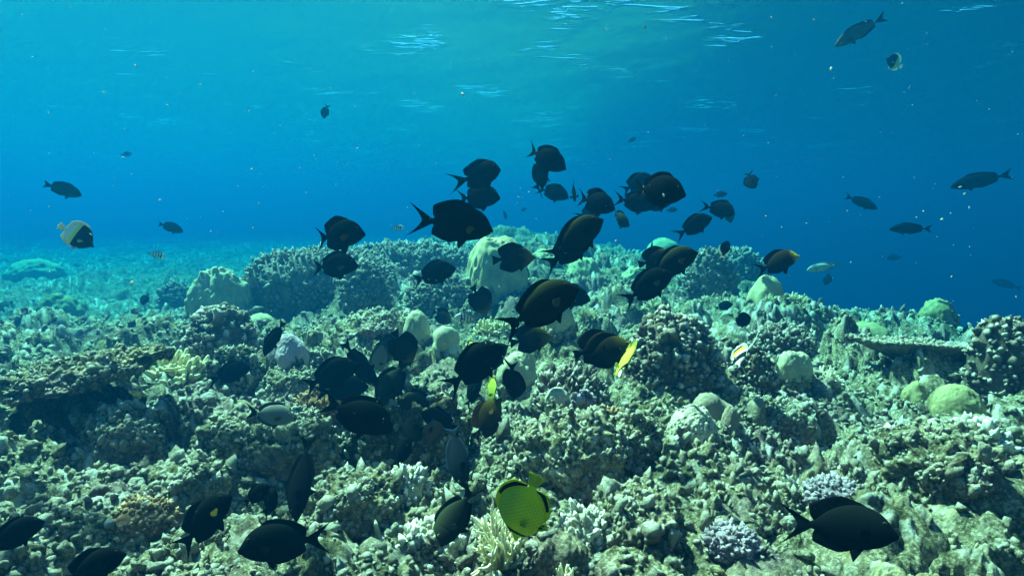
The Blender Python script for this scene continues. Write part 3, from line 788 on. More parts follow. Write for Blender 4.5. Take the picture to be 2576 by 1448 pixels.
# ------------------------------------------------------------------ uncountable growth: stubby coral ends and rubble over the sea bed
def nub_field(name, n, seed, rmin, rmax, size, mat, thr, elong, kind_seed, sub=1):
    rng = np.random.default_rng(seed)
    m = n * 4
    th = rng.uniform(-R(49), R(49), m)
    r = np.exp(rng.uniform(math.log(rmin), math.log(rmax), m))
    x = r * np.sin(th); y = r * np.cos(th)
    dens = fbm(x * 1.3, y * 1.3, oct=3, seed=kind_seed) + 0.5 * fbm(x * 5, y * 5, oct=2, seed=kind_seed + 3)
    keep = dens + rng.normal(0, 0.12, m) > thr
    x = x[keep][:n]; y = y[keep][:n]; r = r[keep][:n]
    k = len(x)
    h, _ = detail(x, y)
    z = ground_macro(x, y) + h * (1 + 0.15 * sstep(5, 14, r))
    s = size * np.exp(rng.normal(0, 0.38, k)) * (1 + 0.10 * r)
    nrm = np.stack([rng.normal(0, .5, k), rng.normal(0, .5, k), np.ones(k)], -1)
    L = s * rng.uniform(elong[0], elong[1], k)
    v, f, tp = knobs(np.stack([x, y, z + L * 0.25], -1), nrm, s, L, sub, rng, rng.uniform(0, 1, k) ** 1.3, rough=0.4)
    tone = np.repeat(rng.uniform(0, 0.7, k) ** 1.5, len(ico(sub)[0]))
    o = link(name, mesh_np(name, v, f, mat, {'tip': tp, 'tone': tone}))
    tag(o, kind='stuff')
nub_field('coral_nubs', 16000, 201, 1.1, 12, 0.0065, M_NUB, 0.05, (0.9, 1.7), 301, 2)
nub_field('coral_fingers', 5000, 202, 1.1, 9, 0.006, M_NUB, 0.18, (1.8, 3.2), 311, 2)
nub_field('coral_rubble', 9000, 203, 1.1, 12, 0.008, M_REEF, 0.0, (0.5, 1.0), 321)

# ------------------------------------------------------------------ fish
def fish_mat(name, base, back=None, head=None, rear=None, head_x=(0.05, 0.4), rear_x=(-0.35, -0.1), rough=0.6, spec=0.02, mottle=0.25, bars=None, net=None, eyeband=None):
    """colour pattern laid along the fish in its own coordinates (+X head, +Z back)"""
    m, nt, b = new_mat(name)
    co = coords(nt)
    sp = nt.nodes.new('ShaderNodeSeparateXYZ'); nt.links.new(co, sp.inputs[0])
    c = None
    def lerp(axis, lo, hi):
        mr = nt.nodes.new('ShaderNodeMapRange'); mr.interpolation_type = 'SMOOTHSTEP'
        mr.inputs[1].default_value = lo; mr.inputs[2].default_value = hi
        nt.links.new(sp.outputs[axis], mr.inputs[0]); return mr.outputs[0]
    n = noise(nt, co, 16, 4, 0.6)
    c = mixc(nt, mathn(nt, 'MULTIPLY', n, mottle), base, tuple(x * 0.35 for x in base))
    if back: c = mixc(nt, lerp(2, -0.02, 0.2), c, back)
    if head: c = mixc(nt, lerp(0, *head_x), c, head)
    if rear: c = mixc(nt, lerp(0, rear_x[1], rear_x[0]), c, rear)
    if net:
        w1 = mathn(nt, 'SINE', mathn(nt, 'MULTIPLY', mathn(nt, 'ADD', sp.outputs[0], sp.outputs[2]), 105))
        w2 = mathn(nt, 'SINE', mathn(nt, 'MULTIPLY', mathn(nt, 'SUBTRACT', sp.outputs[0], sp.outputs[2]), 105))
        g = mathn(nt, 'MAXIMUM', w1, w2)
        inside = mathn(nt, 'MULTIPLY', lerp(0, 0.30, 0.18), lerp(0, -0.24, -0.12))
        c = mixc(nt, mathn(nt, 'MULTIPLY', mathn(nt, 'MULTIPLY', ramp(nt, g, [(0.72, (0, 0, 0)), (0.95, (1, 1, 1))]), inside), 0.5), c, net)
    for (x0, x1, col, soft) in (bars or []):
        k = mathn(nt, 'MULTIPLY', lerp(0, x0 - soft, x0 + soft), lerp(0, x1 + soft, x1 - soft))
        c = mixc(nt, k, c, col)
    if eyeband:
        x0, x1, col = eyeband
        k = mathn(nt, 'MULTIPLY', lerp(0, x0 - .006, x0 + .006), lerp(0, x1 + .006, x1 - .006))
        c = mixc(nt, k, c, col)
    nt.links.new(c, b.inputs['Base Color'])
    b.inputs['Roughness'].default_value = rough
    b.inputs['Specular IOR Level'].default_value = spec
    sc = voro(nt, co, 130)
    bump(nt, b, sc, 0.002, 0.15)
    return m

def fin_mat(name, base, edge=None, root=None, thin=0.35, band=None, rays=190):
    m, nt, b = new_mat(name)
    co = coords(nt)
    sp = nt.nodes.new('ShaderNodeSeparateXYZ'); nt.links.new(co, sp.inputs[0])
    e = attr(nt, 'edge'); ry = attr(nt, 'ray')
    st = mathn(nt, 'SINE', mathn(nt, 'MULTIPLY', ry, rays))
    k = ramp(nt, st, [(0.2, (0, 0, 0)), (0.9, (1, 1, 1))])
    c = mixc(nt, mathn(nt, 'MULTIPLY', k, 0.6), base, tuple(x * 0.25 for x in base))
    if root: c = mixc(nt, ramp(nt, e, [(0.05, (1, 1, 1)), (0.45, (0, 0, 0))]), c, root)
    if edge: c = mixc(nt, ramp(nt, e, [(0.80, (0, 0, 0)), (0.93, (1, 1, 1))]), c, edge)
    if band:
        x0, x1, col = band[:3]
        mr = nt.nodes.new('ShaderNodeMapRange'); mr.interpolation_type = 'SMOOTHSTEP'
        k1 = mathn(nt, 'MULTIPLY', mathn(nt, 'GREATER_THAN', e, x0), mathn(nt, 'LESS_THAN', e, x1))
        if len(band) > 3: k1 = mathn(nt, 'MULTIPLY', k1, mathn(nt, 'GREATER_THAN', ry, band[3]))
        c = mixc(nt, k1, c, col)
    nt.links.new(c, b.inputs['Base Color'])
    b.inputs['Roughness'].default_value = 0.6
    b.inputs['Specular IOR Level'].default_value = 0.04
    if thin:
        tl = nt.nodes.new('ShaderNodeBsdfTranslucent'); nt.links.new(c, tl.inputs[0])
        mx = nt.nodes.new('ShaderNodeMixShader'); mx.inputs[0].default_value = thin
        nt.links.new(b.outputs[0], mx.inputs[1]); nt.links.new(tl.outputs[0], mx.inputs[2])
        nt.links.new(mx.outputs[0], nt.nodes['Material Output'].inputs['Surface'])
    bump(nt, b, st, 0.003, 0.5)
    return m

def eye_mat(name, iris, pupil=(0.004, 0.004, 0.005)):
    m, nt, b = new_mat(name)
    co = coords(nt)
    sp = nt.nodes.new('ShaderNodeSeparateXYZ'); nt.links.new(co, sp.inputs[0])
    d = mathn(nt, 'ABSOLUTE', sp.outputs[1])
    c = mixc(nt, mathn(nt, 'GREATER_THAN', d, 0.0056), iris, pupil)
    nt.links.new(c, b.inputs['Base Color']); b.inputs['Roughness'].default_value = 0.12
    return m

DK = (0.013, 0.013, 0.014)
WHITE = (0.82, 0.80, 0.74)
YEL = (0.80, 0.62, 0.02)
FM = {
    'black': fish_mat('black_fish_skin', (0.0030, 0.0039, 0.0048), back=(0.0046, 0.0062, 0.0062), spec=0.02),
    'sheenfish': fish_mat('black_skin_olive_sheen', (0.008, 0.0075, 0.005), back=(0.024, 0.028, 0.011), spec=0.02),  # olive sheen of the sunlit back is put into the skin colour
    'brownface': fish_mat('brown_yellow_faced_skin', (0.016, 0.011, 0.006), back=(0.02, 0.014, 0.008), spec=0.02, head=(0.30, 0.20, 0.02), head_x=(0.34, 0.46)),
    'tang': fish_mat('brown_tang_skin', (0.017, 0.013, 0.006), spec=0.02, head=(0.085, 0.065, 0.012), head_x=(0.08, 0.40), rear=(0.004, 0.004, 0.0045), rear_x=(-0.35, 0.05)),
    'orangetang': fish_mat('orange_brown_tang_skin', (0.035, 0.022, 0.006), spec=0.02, head=(0.065, 0.05, 0.01), rear=(0.008, 0.006, 0.005), rear_x=(-0.35, 0.0)),
    'grey': fish_mat('grey_fish_skin', (0.09, 0.10, 0.09), back=(0.11, 0.11, 0.09), mottle=0.2),
    'paleblue': fish_mat('pale_blue_grey_skin', (0.14, 0.145, 0.135), back=(0.17, 0.16, 0.14), mottle=0.15),
    'darkgrey': fish_mat('dark_grey_fish_skin', (0.014, 0.018, 0.014), back=(0.028, 0.034, 0.02), spec=0.02, mottle=0.25),  # paler green back: the diving fish's light sheen put into the colour
    'bluegrey': fish_mat('slate_blue_fish_skin', (0.005, 0.007, 0.011), back=(0.007, 0.010, 0.015), spec=0.02, mottle=0.25),
    'maroon': fish_mat('dark_maroon_skin', (0.0042, 0.0032, 0.0032), back=(0.005, 0.004, 0.0036), spec=0.02),
    'lattice': fish_mat('yellow_latticed_skin', (0.46, 0.52, 0.012), back=(0.26, 0.36, 0.03), net=(0.14, 0.17, 0.04), mottle=0.1, eyeband=(0.335, 0.375, (0.01, 0.01, 0.012)), spec=0.3),
    'yellow': fish_mat('lemon_yellow_skin', (0.33, 0.40, 0.05), mottle=0.1, net=(0.18, 0.21, 0.04), eyeband=(0.33, 0.375, (0.01, 0.01, 0.02)), head=(0.72, 0.68, 0.55), head_x=(0.36, 0.42), spec=0.3),
    'idol': fish_mat('white_yellow_black_banded_skin', (0.82, 0.80, 0.70), bars=[(0.12, 0.30, (0.012, 0.012, 0.014), .012), (-0.24, -0.12, (0.012, 0.012, 0.014), .012), (-0.12, 0.02, YEL, .02)], mottle=0.05),
    'masked': fish_mat('white_rear_dark_front_skin', (0.80, 0.78, 0.70), bars=[(-0.02, 0.7, (0.018, 0.018, 0.024), .01), (-0.10, -0.035, (0.85, 0.66, 0.05), .012)], mottle=0.05),
    'sergeant': fish_mat('white_black_barred_skin', (0.66, 0.66, 0.60), bars=[(0.20, 0.245, DK, .008), (0.06, 0.10, DK, .008), (-0.08, -0.04, DK, .008), (-0.22, -0.18, DK, .008)], mottle=0.1),
    'damsel': fish_mat('dull_dark_fish_skin', (0.016, 0.018, 0.017), mottle=0.3),
    'silver': fish_mat('pale_silver_skin', (0.40, 0.44, 0.42), back=(0.30, 0.36, 0.32), mottle=0.15),
    'slate': fish_mat('slate_fish_skin', (0.004, 0.005, 0.007), back=(0.005, 0.006, 0.008), spec=0.02),
    'greyback': fish_mat('grey_brown_long_fish_skin', (0.10, 0.09, 0.07), back=(0.05, 0.045, 0.04), mottle=0.2),
    'whiteedge': fish_mat('black_white_edged_skin', (0.006, 0.006, 0.007), back=(0.008, 0.008, 0.01), mottle=0.2, spec=0.02),
}
FF = {
    'black': fin_mat('black_fin', (0.0035, 0.005, 0.006), thin=0.2),
    'banded': fin_mat('black_tail_with_white_base', (0.0035, 0.005, 0.006), thin=0.2, band=(0.04, 0.115, (0.36, 0.48, 0.44))),
    'yellowpec': fin_mat('yellow_ray_fin', (0.13, 0.10, 0.012), thin=0.3, rays=60),
    'clearpec': fin_mat('pale_clear_fin', (0.10, 0.095, 0.075), thin=0.4, rays=60),
    'orangepec': fin_mat('orange_fin', (0.14, 0.06, 0.012), thin=0.3, rays=60),
    'grey': fin_mat('grey_fin', (0.07, 0.075, 0.07), thin=0.3),
    'darkgrey': fin_mat('dark_grey_fin', (0.014, 0.016, 0.016), thin=0.3),
    'blueedge': fin_mat('dark_fin_blue_edge', (0.012, 0.014, 0.02), edge=(0.02, 0.05, 0.11), thin=0.3),
    'lemon': fin_mat('yellow_fin_black_band', (0.50, 0.56, 0.015), thin=0.3, band=(0.25, 0.72, (0.008, 0.008, 0.010), 0.42)),
    'lemonplain': fin_mat('yellow_fin', (0.33, 0.40, 0.05), thin=0.4),
    'white': fin_mat('white_fin', (0.75, 0.73, 0.66), thin=0.4),
    'whiteedge': fin_mat('black_fin_white_edge', (0.006, 0.006, 0.007), edge=(0.40, 0.40, 0.38), thin=0.2),
    'tang': fin_mat('brown_fin', (0.013, 0.010, 0.005), thin=0.3),
    'orange': fin_mat('orange_brown_fin', (0.04, 0.018, 0.005), thin=0.4),
    'silver': fin_mat('silver_fin', (0.30, 0.34, 0.33), thin=0.4),
}
EY = {'dark': eye_mat('dark_eye', (0.05, 0.045, 0.035)), 'gold': eye_mat('gold_eye', (0.30, 0.22, 0.08))}

# outline: rows (x, back, belly, half width); x from snout +0.5 to tail root
SURG = [(0.500, -0.035, -0.060, 0.004), (0.485, -0.015, -0.078, 0.016), (0.455, 0.035, -0.095, 0.028), (0.41, 0.105, -0.125, 0.042), (0.35, 0.165, -0.158, 0.055),
        (0.26, 0.212, -0.188, 0.066), (0.15, 0.232, -0.202, 0.070), (0.02, 0.222, -0.198, 0.064), (-0.10, 0.180, -0.165, 0.050), (-0.20, 0.118, -0.110, 0.034),
        (-0.27, 0.062, -0.060, 0.021), (-0.315, 0.038, -0.038, 0.015), (-0.335, 0.036, -0.036, 0.012)]
TANG = [(0.500, -0.030, -0.052, 0.004), (0.480, -0.014, -0.060, 0.013), (0.445, 0.012, -0.076, 0.020), (0.40, 0.070, -0.110, 0.032), (0.345, 0.140, -0.160, 0.046),
        (0.26, 0.205, -0.215, 0.058), (0.14, 0.238, -0.238, 0.062), (0.0, 0.228, -0.226, 0.054), (-0.12, 0.175, -0.172, 0.040), (-0.21, 0.100, -0.098, 0.026),
        (-0.27, 0.050, -0.048, 0.016), (-0.31, 0.036, -0.036, 0.013), (-0.335, 0.036, -0.036, 0.011)]
BUTT = [(0.500, -0.040, -0.062, 0.004), (0.475, -0.024, -0.072, 0.014), (0.44, 0.000, -0.088, 0.022), (0.395, 0.075, -0.130, 0.034), (0.33, 0.175, -0.195, 0.046),
        (0.23, 0.270, -0.260, 0.056), (0.10, 0.320, -0.290, 0.058), (-0.04, 0.312, -0.280, 0.050), (-0.16, 0.240, -0.222, 0.038), (-0.25, 0.130, -0.130, 0.024),
        (-0.30, 0.064, -0.064, 0.015), (-0.33, 0.054, -0.054, 0.012), (-0.345, 0.052, -0.052, 0.010)]
SLIM = [(0.500, -0.015, -0.035, 0.004), (0.48, 0.008, -0.048, 0.016), (0.44, 0.042, -0.066, 0.030), (0.38, 0.082, -0.090, 0.044), (0.29, 0.118, -0.115, 0.056),
        (0.17, 0.134, -0.130, 0.062), (0.04, 0.130, -0.126, 0.058), (-0.08, 0.108, -0.104, 0.046), (-0.18, 0.074, -0.072, 0.032), (-0.26, 0.042, -0.042, 0.020),
        (-0.31, 0.026, -0.026, 0.013), (-0.34, 0.024, -0.024, 0.011), (-0.36, 0.024, -0.024, 0.010)]
DAMS = [(0.500, -0.020, -0.045, 0.004), (0.482, 0.005, -0.062, 0.018), (0.44, 0.062, -0.092, 0.036), (0.37, 0.125, -0.130, 0.052), (0.26, 0.176, -0.168, 0.066),
        (0.13, 0.190, -0.180, 0.068), (0.0, 0.176, -0.165, 0.060), (-0.11, 0.130, -0.124, 0.046), (-0.20, 0.080, -0.078, 0.030), (-0.26, 0.052, -0.050, 0.020),
        (-0.30, 0.044, -0.044, 0.015), (-0.33, 0.044, -0.044, 0.012), (-0.34, 0.044, -0.044, 0.011)]

def cr(xs, ys, x):
    """smooth curve through (xs, ys), monotone x descending"""
    xs = np.asarray(xs)[::-1]; ys = np.asarray(ys)[::-1]
    d = np.gradient(ys, xs)
    i = np.clip(np.searchsorted(xs, x) - 1, 0, len(xs) - 2)
    h = xs[i + 1] - xs[i]; t = np.clip((x - xs[i]) / h, 0, 1)
    return ((1 + 2 * t) * (1 - t) ** 2 * ys[i] + t * (1 - t) ** 2 * h * d[i] + t * t * (3 - 2 * t) * ys[i + 1] + t * t * (t - 1) * h * d[i + 1])

def longtail(P, k, z):
    return [(0.5 - (0.5 - a) * k, b * z, c * z, d * 0.95) for a, b, c, d in P]
SURG = longtail(SURG, 0.88, 0.90)
SLIM = longtail(SLIM, 0.95, 1.0)
KIND = {
    #            outline, dorsal (x0,x1,height,shape), anal, tail (spread, length, fork), fins
    'surgeon': dict(P=SURG, dor=(0.29, -0.19, 0.054, 'even'), ana=(0.14, -0.19, 0.048, 'even'), tail=(0.185, 0.27, 0.165), pec=(0.275, -0.03, 0.125), pel=(0.22, 0.11)),
    'raised':  dict(P=SURG, dor=(0.27, -0.19, 0.088, 'sail'), ana=(0.14, -0.19, 0.066, 'sail'), tail=(0.20, 0.27, 0.165), pec=(0.275, -0.03, 0.125), pel=(0.22, 0.15)),
    'tang':    dict(P=TANG, dor=(0.27, -0.28, 0.135, 'sail'), ana=(0.12, -0.28, 0.115, 'sail'), tail=(0.115, 0.165, 0.015), pec=(0.24, -0.04, 0.13), pel=(0.22, 0.11)),
    'butterfly': dict(P=BUTT, dor=(0.22, -0.30, 0.085, 'rear'), ana=(0.05, -0.30, 0.080, 'rear'), tail=(0.11, 0.155, -0.02), pec=(0.22, -0.06, 0.12), pel=(0.20, 0.13)),
    'slim':    dict(P=SLIM, dor=(0.26, -0.25, 0.040, 'even'), ana=(0.08, -0.25, 0.036, 'even'), tail=(0.12, 0.18, 0.075), pec=(0.27, -0.02, 0.11), pel=(0.24, 0.07)),
    'damsel':  dict(P=DAMS, dor=(0.26, -0.27, 0.065, 'rear'), ana=(0.05, -0.27, 0.06, 'rear'), tail=(0.12, 0.16, 0.055), pec=(0.25, -0.02, 0.12), pel=(0.22, 0.11)),
}

def sheet(root_pts, tip_pts, rows, thick, bend, wave=0.0, phase=0.0, name='fin', sweep=0.0):
    """a thin solid fin between a root line and a tip line"""
    n = len(root_pts)
    u = np.linspace(0, 1, rows)[:, None, None]
    mid = root_pts[None] * (1 - u) + tip_pts[None] * u
    k = np.linspace(0, 1, n)
    mid[:, :, 1] += wave * np.sin(k * 11 + phase)[None] * u[:, :, 0] ** 1.2
    th = thick * (1 - 0.75 * u[..., 0]) * np.ones((1, n))
    a = mid.copy(); a[..., 1] += th; b = mid.copy(); b[..., 1] -= th
    v = np.concatenate([a.reshape(-1, 3), b.reshape(-1, 3)])
    g = grid_faces(rows, n); m = rows * n
    rim = np.concatenate([np.arange(n), np.arange(1, rows) * n + n - 1, (rows - 1) * n + np.arange(n - 2, -1, -1), np.arange(rows - 2, 0, -1) * n])
    nx = np.roll(rim, -1)
    f = np.concatenate([g, g[:, ::-1] + m, np.stack([rim, rim + m, nx + m, nx], -1)])
    e = np.tile((np.linspace(0, 1, rows)[:, None] * np.ones((1, n))).ravel(), 2)
    ry = np.tile((np.ones((rows, 1)) * k[None]).ravel(), 2)
    return v, f, e, ry

def bend_v(v, bend):
    v = v.copy()
    t = np.clip(0.22 - v[:, 0], 0, None)
    v[:, 1] += bend * t ** 1.8
    t2 = np.clip(v[:, 0] - 0.22, 0, None)
    v[:, 1] += bend * 0.35 * t2 ** 1.6
    return v

def fin_obj(name, data, mat, root, bend):
    v, f, e, ry = data
    o = link(name, mesh_np(name, bend_v(v, bend), f, mat, {'edge': e, 'ray': ry}), root)
    return o

protos = {}
def fish_proto(kind, skin, fin, tailfin, pec, bend, streamer=False):
    K_ = KIND[kind]; P = np.array(K_['P'])
    root = bpy.data.objects.new('fish', None); COL.objects.link(root)
    xs = 0.5 - (0.5 - P[-1, 0]) * np.linspace(0, 1, 44) ** 1.15
    top = cr(P[:, 0], P[:, 1], xs); bot = cr(P[:, 0], P[:, 2], xs); hw = np.maximum(cr(P[:, 0], P[:, 3], xs), 0.003)
    M = 28
    t = np.arange(M) * 2 * math.pi / M
    mid = (top + bot) / 2; hh = (top - bot) / 2
    zc = np.cos(t); yc = np.sign(np.sin(t)) * np.abs(np.sin(t)) ** 1.25
    v = np.stack([np.repeat(xs[:, None], M, 1), hw[:, None] * yc[None], mid[:, None] + hh[:, None] * zc[None]], -1)
    # gill cover step and a cheek hollow
    gx = np.exp(-((xs - 0.285) / 0.012) ** 2)[:, None] * np.clip(np.abs(yc), 0, 1)[None] * (np.abs(zc) < 0.8)[None]
    v[:, :, 1] *= 1 - 0.09 * gx
    V = v.reshape(-1, 3)
    f = grid_faces(44, M, True)
    c0 = len(V)
    V = np.concatenate([V, [[0.503, 0, mid[0]]], [[xs[-1] - .004, 0, mid[-1]]]])
    r0 = np.arange(M); cap = np.stack([np.full(M, c0), (r0 + 1) % M, r0], -1)
    l0 = 43 * M + r0; cap2 = np.stack([np.full(M, c0 + 1), l0, 43 * M + (r0 + 1) % M], -1)
    link('body', mesh_np('body', bend_v(V, bend), [f, np.concatenate([cap, cap2])], FM[skin]), root)
    def outline(spec, sign):
        x0, x1, H, shape = spec
        n = 34
        x = np.linspace(x0, x1, n); k = np.linspace(0, 1, n)
        base = cr(P[:, 0], P[:, 1] if sign > 0 else P[:, 2], x)
        if shape == 'even': hgt = H * np.clip(k / 0.14, 0, 1) ** 0.7 * (0.75 + 0.35 * k) * np.where(k > 0.93, (1 - (k - 0.93) / 0.07 * 0.75), 1)
        elif shape == 'sail': hgt = H * np.clip(k / 0.35, 0, 1) ** 0.8 * (0.70 + 0.5 * k) * np.where(k > 0.90, (1 - (k - 0.90) / 0.10 * 0.7), 1)
        else: hgt = H * np.clip(k / 0.2, 0, 1) ** 0.8 * (0.45 + 0.75 * k) * np.where(k > 0.86, (1 - (k - 0.86) / 0.14 * 0.75), 1)
        sw = 0.9 * hgt * (0.25 + 0.75 * k)
        spine = 1 + 0.05 * np.sin(k * 70) * (k < 0.4)
        rp = np.stack([x, 0 * x, base - sign * 0.014], -1)
        tp = np.stack([x - sw, 0 * x, base + sign * hgt * spine], -1)
        return rp, tp
    rp, tp = outline(K_['dor'], 1)
    fin_obj('dorsal_fin', sheet(rp, tp, 6, 0.0055, bend, wave=0.006), FF[fin], root, bend)
    rp, tp = outline(K_['ana'], -1)
    fin_obj('anal_fin', sheet(rp, tp, 6, 0.0055, bend, wave=0.006, phase=1), FF[fin], root, bend)
    sp_, L, fork = K_['tail']
    s = np.linspace(-1, 1, 33)
    xb = P[-1, 0] + 0.012; hb = P[-1, 1]
    rp = np.stack([np.full(33, xb), 0 * s, s * hb * 0.98], -1)
    ln = L - fork * (1 - np.abs(s) ** 1.5)
    tp = np.stack([xb - 0.012 - ln, 0 * s, s * sp_ * (0.92 + 0.08 * np.abs(s))], -1)
    fin_obj('tail_fin', sheet(rp, tp, 9, 0.0060, bend, wave=0.005), FF[tailfin], root, bend)
    px, pz, pl = K_['pec']
    yb = float(cr(P[:, 0], P[:, 3], np.array([px]))[0]) * 0.93
    a = np.linspace(-0.62, 0.5, 15)
    for sgn in (1, -1):
        ll = pl * (1 - 0.5 * ((a + 0.1) / 0.6) ** 2)
        rp = np.stack([np.full(15, px), np.full(15, sgn * yb), pz + a * 0.022], -1)
        out = 0.62
        tp = rp + np.stack([-np.cos(a) * ll * 0.80, np.full(15, sgn * out) * ll, np.sin(a) * ll * 0.9 - 0.02], -1)
        v_, f_, e_, r_ = sheet(rp, tp, 7, 0.003, bend)
        link('pectoral_fin', mesh_np('pectoral_fin', bend_v(v_, bend), f_, FF[pec], {'edge': e_, 'ray': r_}), root)
    vx, vl = K_['pel']
    zb_ = float(cr(P[:, 0], P[:, 2], np.array([vx]))[0])
    k = np.linspace(0, 1, 8)
    for sgn in (1, -1):
        rp = np.stack([vx - 0.045 * k, np.full(8, sgn * 0.012), zb_ + 0.016 + 0 * k], -1)
        tp = np.stack([vx - 0.03 - vl * 0.55 - 0.02 * k, np.full(8, sgn * 0.035), zb_ - vl * (0.8 - 0.62 * k)], -1)
        v_, f_, e_, r_ = sheet(rp, tp, 5, 0.004, bend)
        link('pelvic_fin', mesh_np('pelvic_fin', bend_v(v_, bend), f_, FF[fin], {'edge': e_, 'ray': r_}), root)
    ex = 0.385 if kind in ('tang', 'butterfly') else 0.40
    ez = float(cr(P[:, 0], P[:, 1], np.array([ex]))[0]) * 0.48
    ey = float(cr(P[:, 0], P[:, 3], np.array([ex]))[0])
    zz = (ez - float((cr(P[:, 0], P[:, 1], np.array([ex])) + cr(P[:, 0], P[:, 2], np.array([ex])))[0]) / 2) / float((cr(P[:, 0], P[:, 1], np.array([ex])) - cr(P[:, 0], P[:, 2], np.array([ex])))[0] / 2)
    ey *= max(0.3, math.sqrt(max(0, 1 - zz * zz))) ** 1.25
    sv, sf = ico(3)
    em = eye_meshes.setdefault(skin in ('black', 'damsel', 'slate', 'maroon', 'whiteedge', 'sheenfish'), None)
    if em is None:
        em = mesh_np('eye', sv * np.array([0.019, 0.0085, 0.019]), sf, EY['dark' if skin in ('black', 'damsel', 'slate', 'maroon', 'whiteedge', 'sheenfish') else 'gold'])
        eye_meshes[skin in ('black', 'damsel', 'slate', 'maroon', 'whiteedge', 'sheenfish')] = em
    for sgn in (1, -1):
        p = bend_v(np.array([[ex, sgn * (ey - 0.001), ez]]), bend)[0]
        link('eye', em, root, p)
    if streamer:
        segs = []
        pts = [np.array([0.12, 0, 0.30]), np.array([0.02, 0, 0.62]), np.array([-0.22, 0, 0.84]), np.array([-0.55, 0, 0.92]), np.array([-0.95, 0, 0.86])]
        w = [0.030, 0.020, 0.012, 0.007, 0.003]
        for q in range(4):
            segs.append((pts[q], (pts[q] + pts[q + 1]) / 2 + np.array([0.02, 0, 0.03]), pts[q + 1], w[q], w[q + 1], 0, 0))
        v_, f_, t_ = tubes(segs, 6); v_[:, 1] *= 0.4
        link('dorsal_streamer', mesh_np('dorsal_streamer', v_, f_, FF['white']), root)
    return root
eye_meshes = {}

CAMP = Vector((0, 0, EYE))
def fish(name, kind, skin, px, py, Lpx, ang, yaw, label, fin='black', tail=None, pec='black', bend=0.0, roll=0.0, size=0.23, group=None, cat='fish', streamer=False, updir=None, depth=None):
    """px,py: where the middle of the fish shows; Lpx: its full length unforeshortened; ang: heading in the frame (0 right, 90 up); yaw: head towards the camera"""
    key = (kind, skin, fin, tail or fin, pec, round(bend, 2), streamer)
    if key not in protos:
        root = fish_proto(*key); protos[key] = root
    else:
        src = protos[key]
        root = src.copy(); COL.objects.link(root)
        for ch in src.children:
            c = ch.copy(); COL.objects.link(c); c.parent = root
    root.name = name
    d = pix_dir(px, py); dl = d.length
    dep = depth or size * FPX / Lpx
    _, tg = ground_hit(px, py)
    dep = min(dep, tg * (0.80 if tg < 5 else 0.92) - 0.03)
    F = d.normalized(); Rt = F.cross(Vector((0, 0, 1))).normalized(); U = Rt.cross(F).normalized()
    a, b = R(ang), R(yaw)
    hd = (Rt * math.cos(a) + U * math.sin(a)) * math.cos(b) - F * math.sin(b)
    ref = U if updir is None else Rt * math.cos(R(updir)) + U * math.sin(R(updir))
    up = (ref - hd * ref.dot(hd)).normalized()
    side = up.cross(hd)
    m = Matrix((hd, side, up)).transposed().to_4x4() @ Matrix.Rotation(R(roll), 4, 'X')
    s = Lpx / FPX * dep
    root.matrix_world = Matrix.Translation(CAMP + d * dep) @ m @ Matrix.Scale(s, 4)
    tag(root, label, cat, group)
    return root

SG = 'dark surgeonfish schooling above the reef'
LG = 'dark surgeonfish feeding low over the rocks'
DG = 'distant fish out in the blue water'
BR = [1]
def surg(px, py, L, ang, yaw, label, **k):
    k.setdefault('group', SG)
    BR[0] = (BR[0] * 7 + 3) % 11
    k['bend'] = round(k.get('bend', 0.0) + (-0.3, 0.2, -0.1, 0.35, 0.1, -0.2, 0.3, -0.35, 0.15, -0.15, 0.25)[BR[0]], 2)
    return fish('surgeonfish', k.pop('kind', 'surgeon'), k.pop('skin', 'black'), px, py, L, ang, yaw, label, tail=k.pop('tail', 'black'), **k)
def tangf(px, py, L, ang, yaw, label, **k):
    k.setdefault('group', 'brown tangs with yellowish heads')
    return fish('brown_tang', 'tang', k.pop('skin', 'tang'), px, py, L, ang, yaw, label, fin=k.pop('fin', 'tang'), pec=k.pop('pec', 'tang'), size=k.pop('size', 0.18), **k)

# --- the school in mid water
surg(1366, 396, 138, -22, 26, 'topmost surgeonfish of the middle school, with a white band at its tail', tail='banded', bend=0.25)
surg(1355, 450, 118, 66, -38, 'narrow surgeonfish swimming steeply upward just under the topmost one, pale fin out', pec='clearpec', roll=-25)
surg(1388, 483, 92, -14, 14, 'bluish oval surgeonfish below the steep upward one, white band at its tail', tail='banded')
surg(1443, 482, 84, -82, 62, 'narrow surgeonfish seen nearly head on between two oval ones', updir=90, roll=10)
surg(1494, 508, 132, -14, 36, 'black surgeonfish with tail lifted, right of the narrow head on one', bend=0.35, kind='raised')
surg(1482, 533, 78, 25, 20, 'small surgeonfish mostly hidden below the black one with lifted tail')
surg(1556, 549, 92, -30, 50, 'greenish surgeonfish turning towards the camera with a side fin spread', skin='sheenfish', tail='banded', roll=12)
surg(1600, 462, 92, 30, 20, 'surgeonfish peeking out behind the big one at upper right of the school', kind='raised')
surg(1646, 478, 182, -4, 36, 'big black surgeonfish at upper right of the school, bold white tail band', tail='banded')
surg(1594, 507, 118, -10, 28, 'surgeonfish lower left of the big one, thin white band before its crescent tail', tail='banded', bend=-0.25)
surg(1646, 512, 96, 14, 18, 'surgeonfish half hidden under the belly of the big one', pec='clearpec')
surg(1808, 525, 96, -12, 32, 'surgeonfish in front of another at the right end of the school', tail='banded')
surg(1834, 537, 62, -70, 45, 'small surgeonfish tucked behind the one at the right end of the school', updir=60)
surg(1742, 570, 104, 32, 6, 'surgeonfish climbing at the lower right of the school above the far pale dome', bend=-0.3)
surg(1888, 450, 76, -70, 48, 'lone narrow dark fish right of the school, nose down', updir=200, group=DG)
surg(1207, 442, 142, 22, 38, 'upper one of two stacked deep bodied surgeonfish left of the school', kind='raised', bend=-0.3)
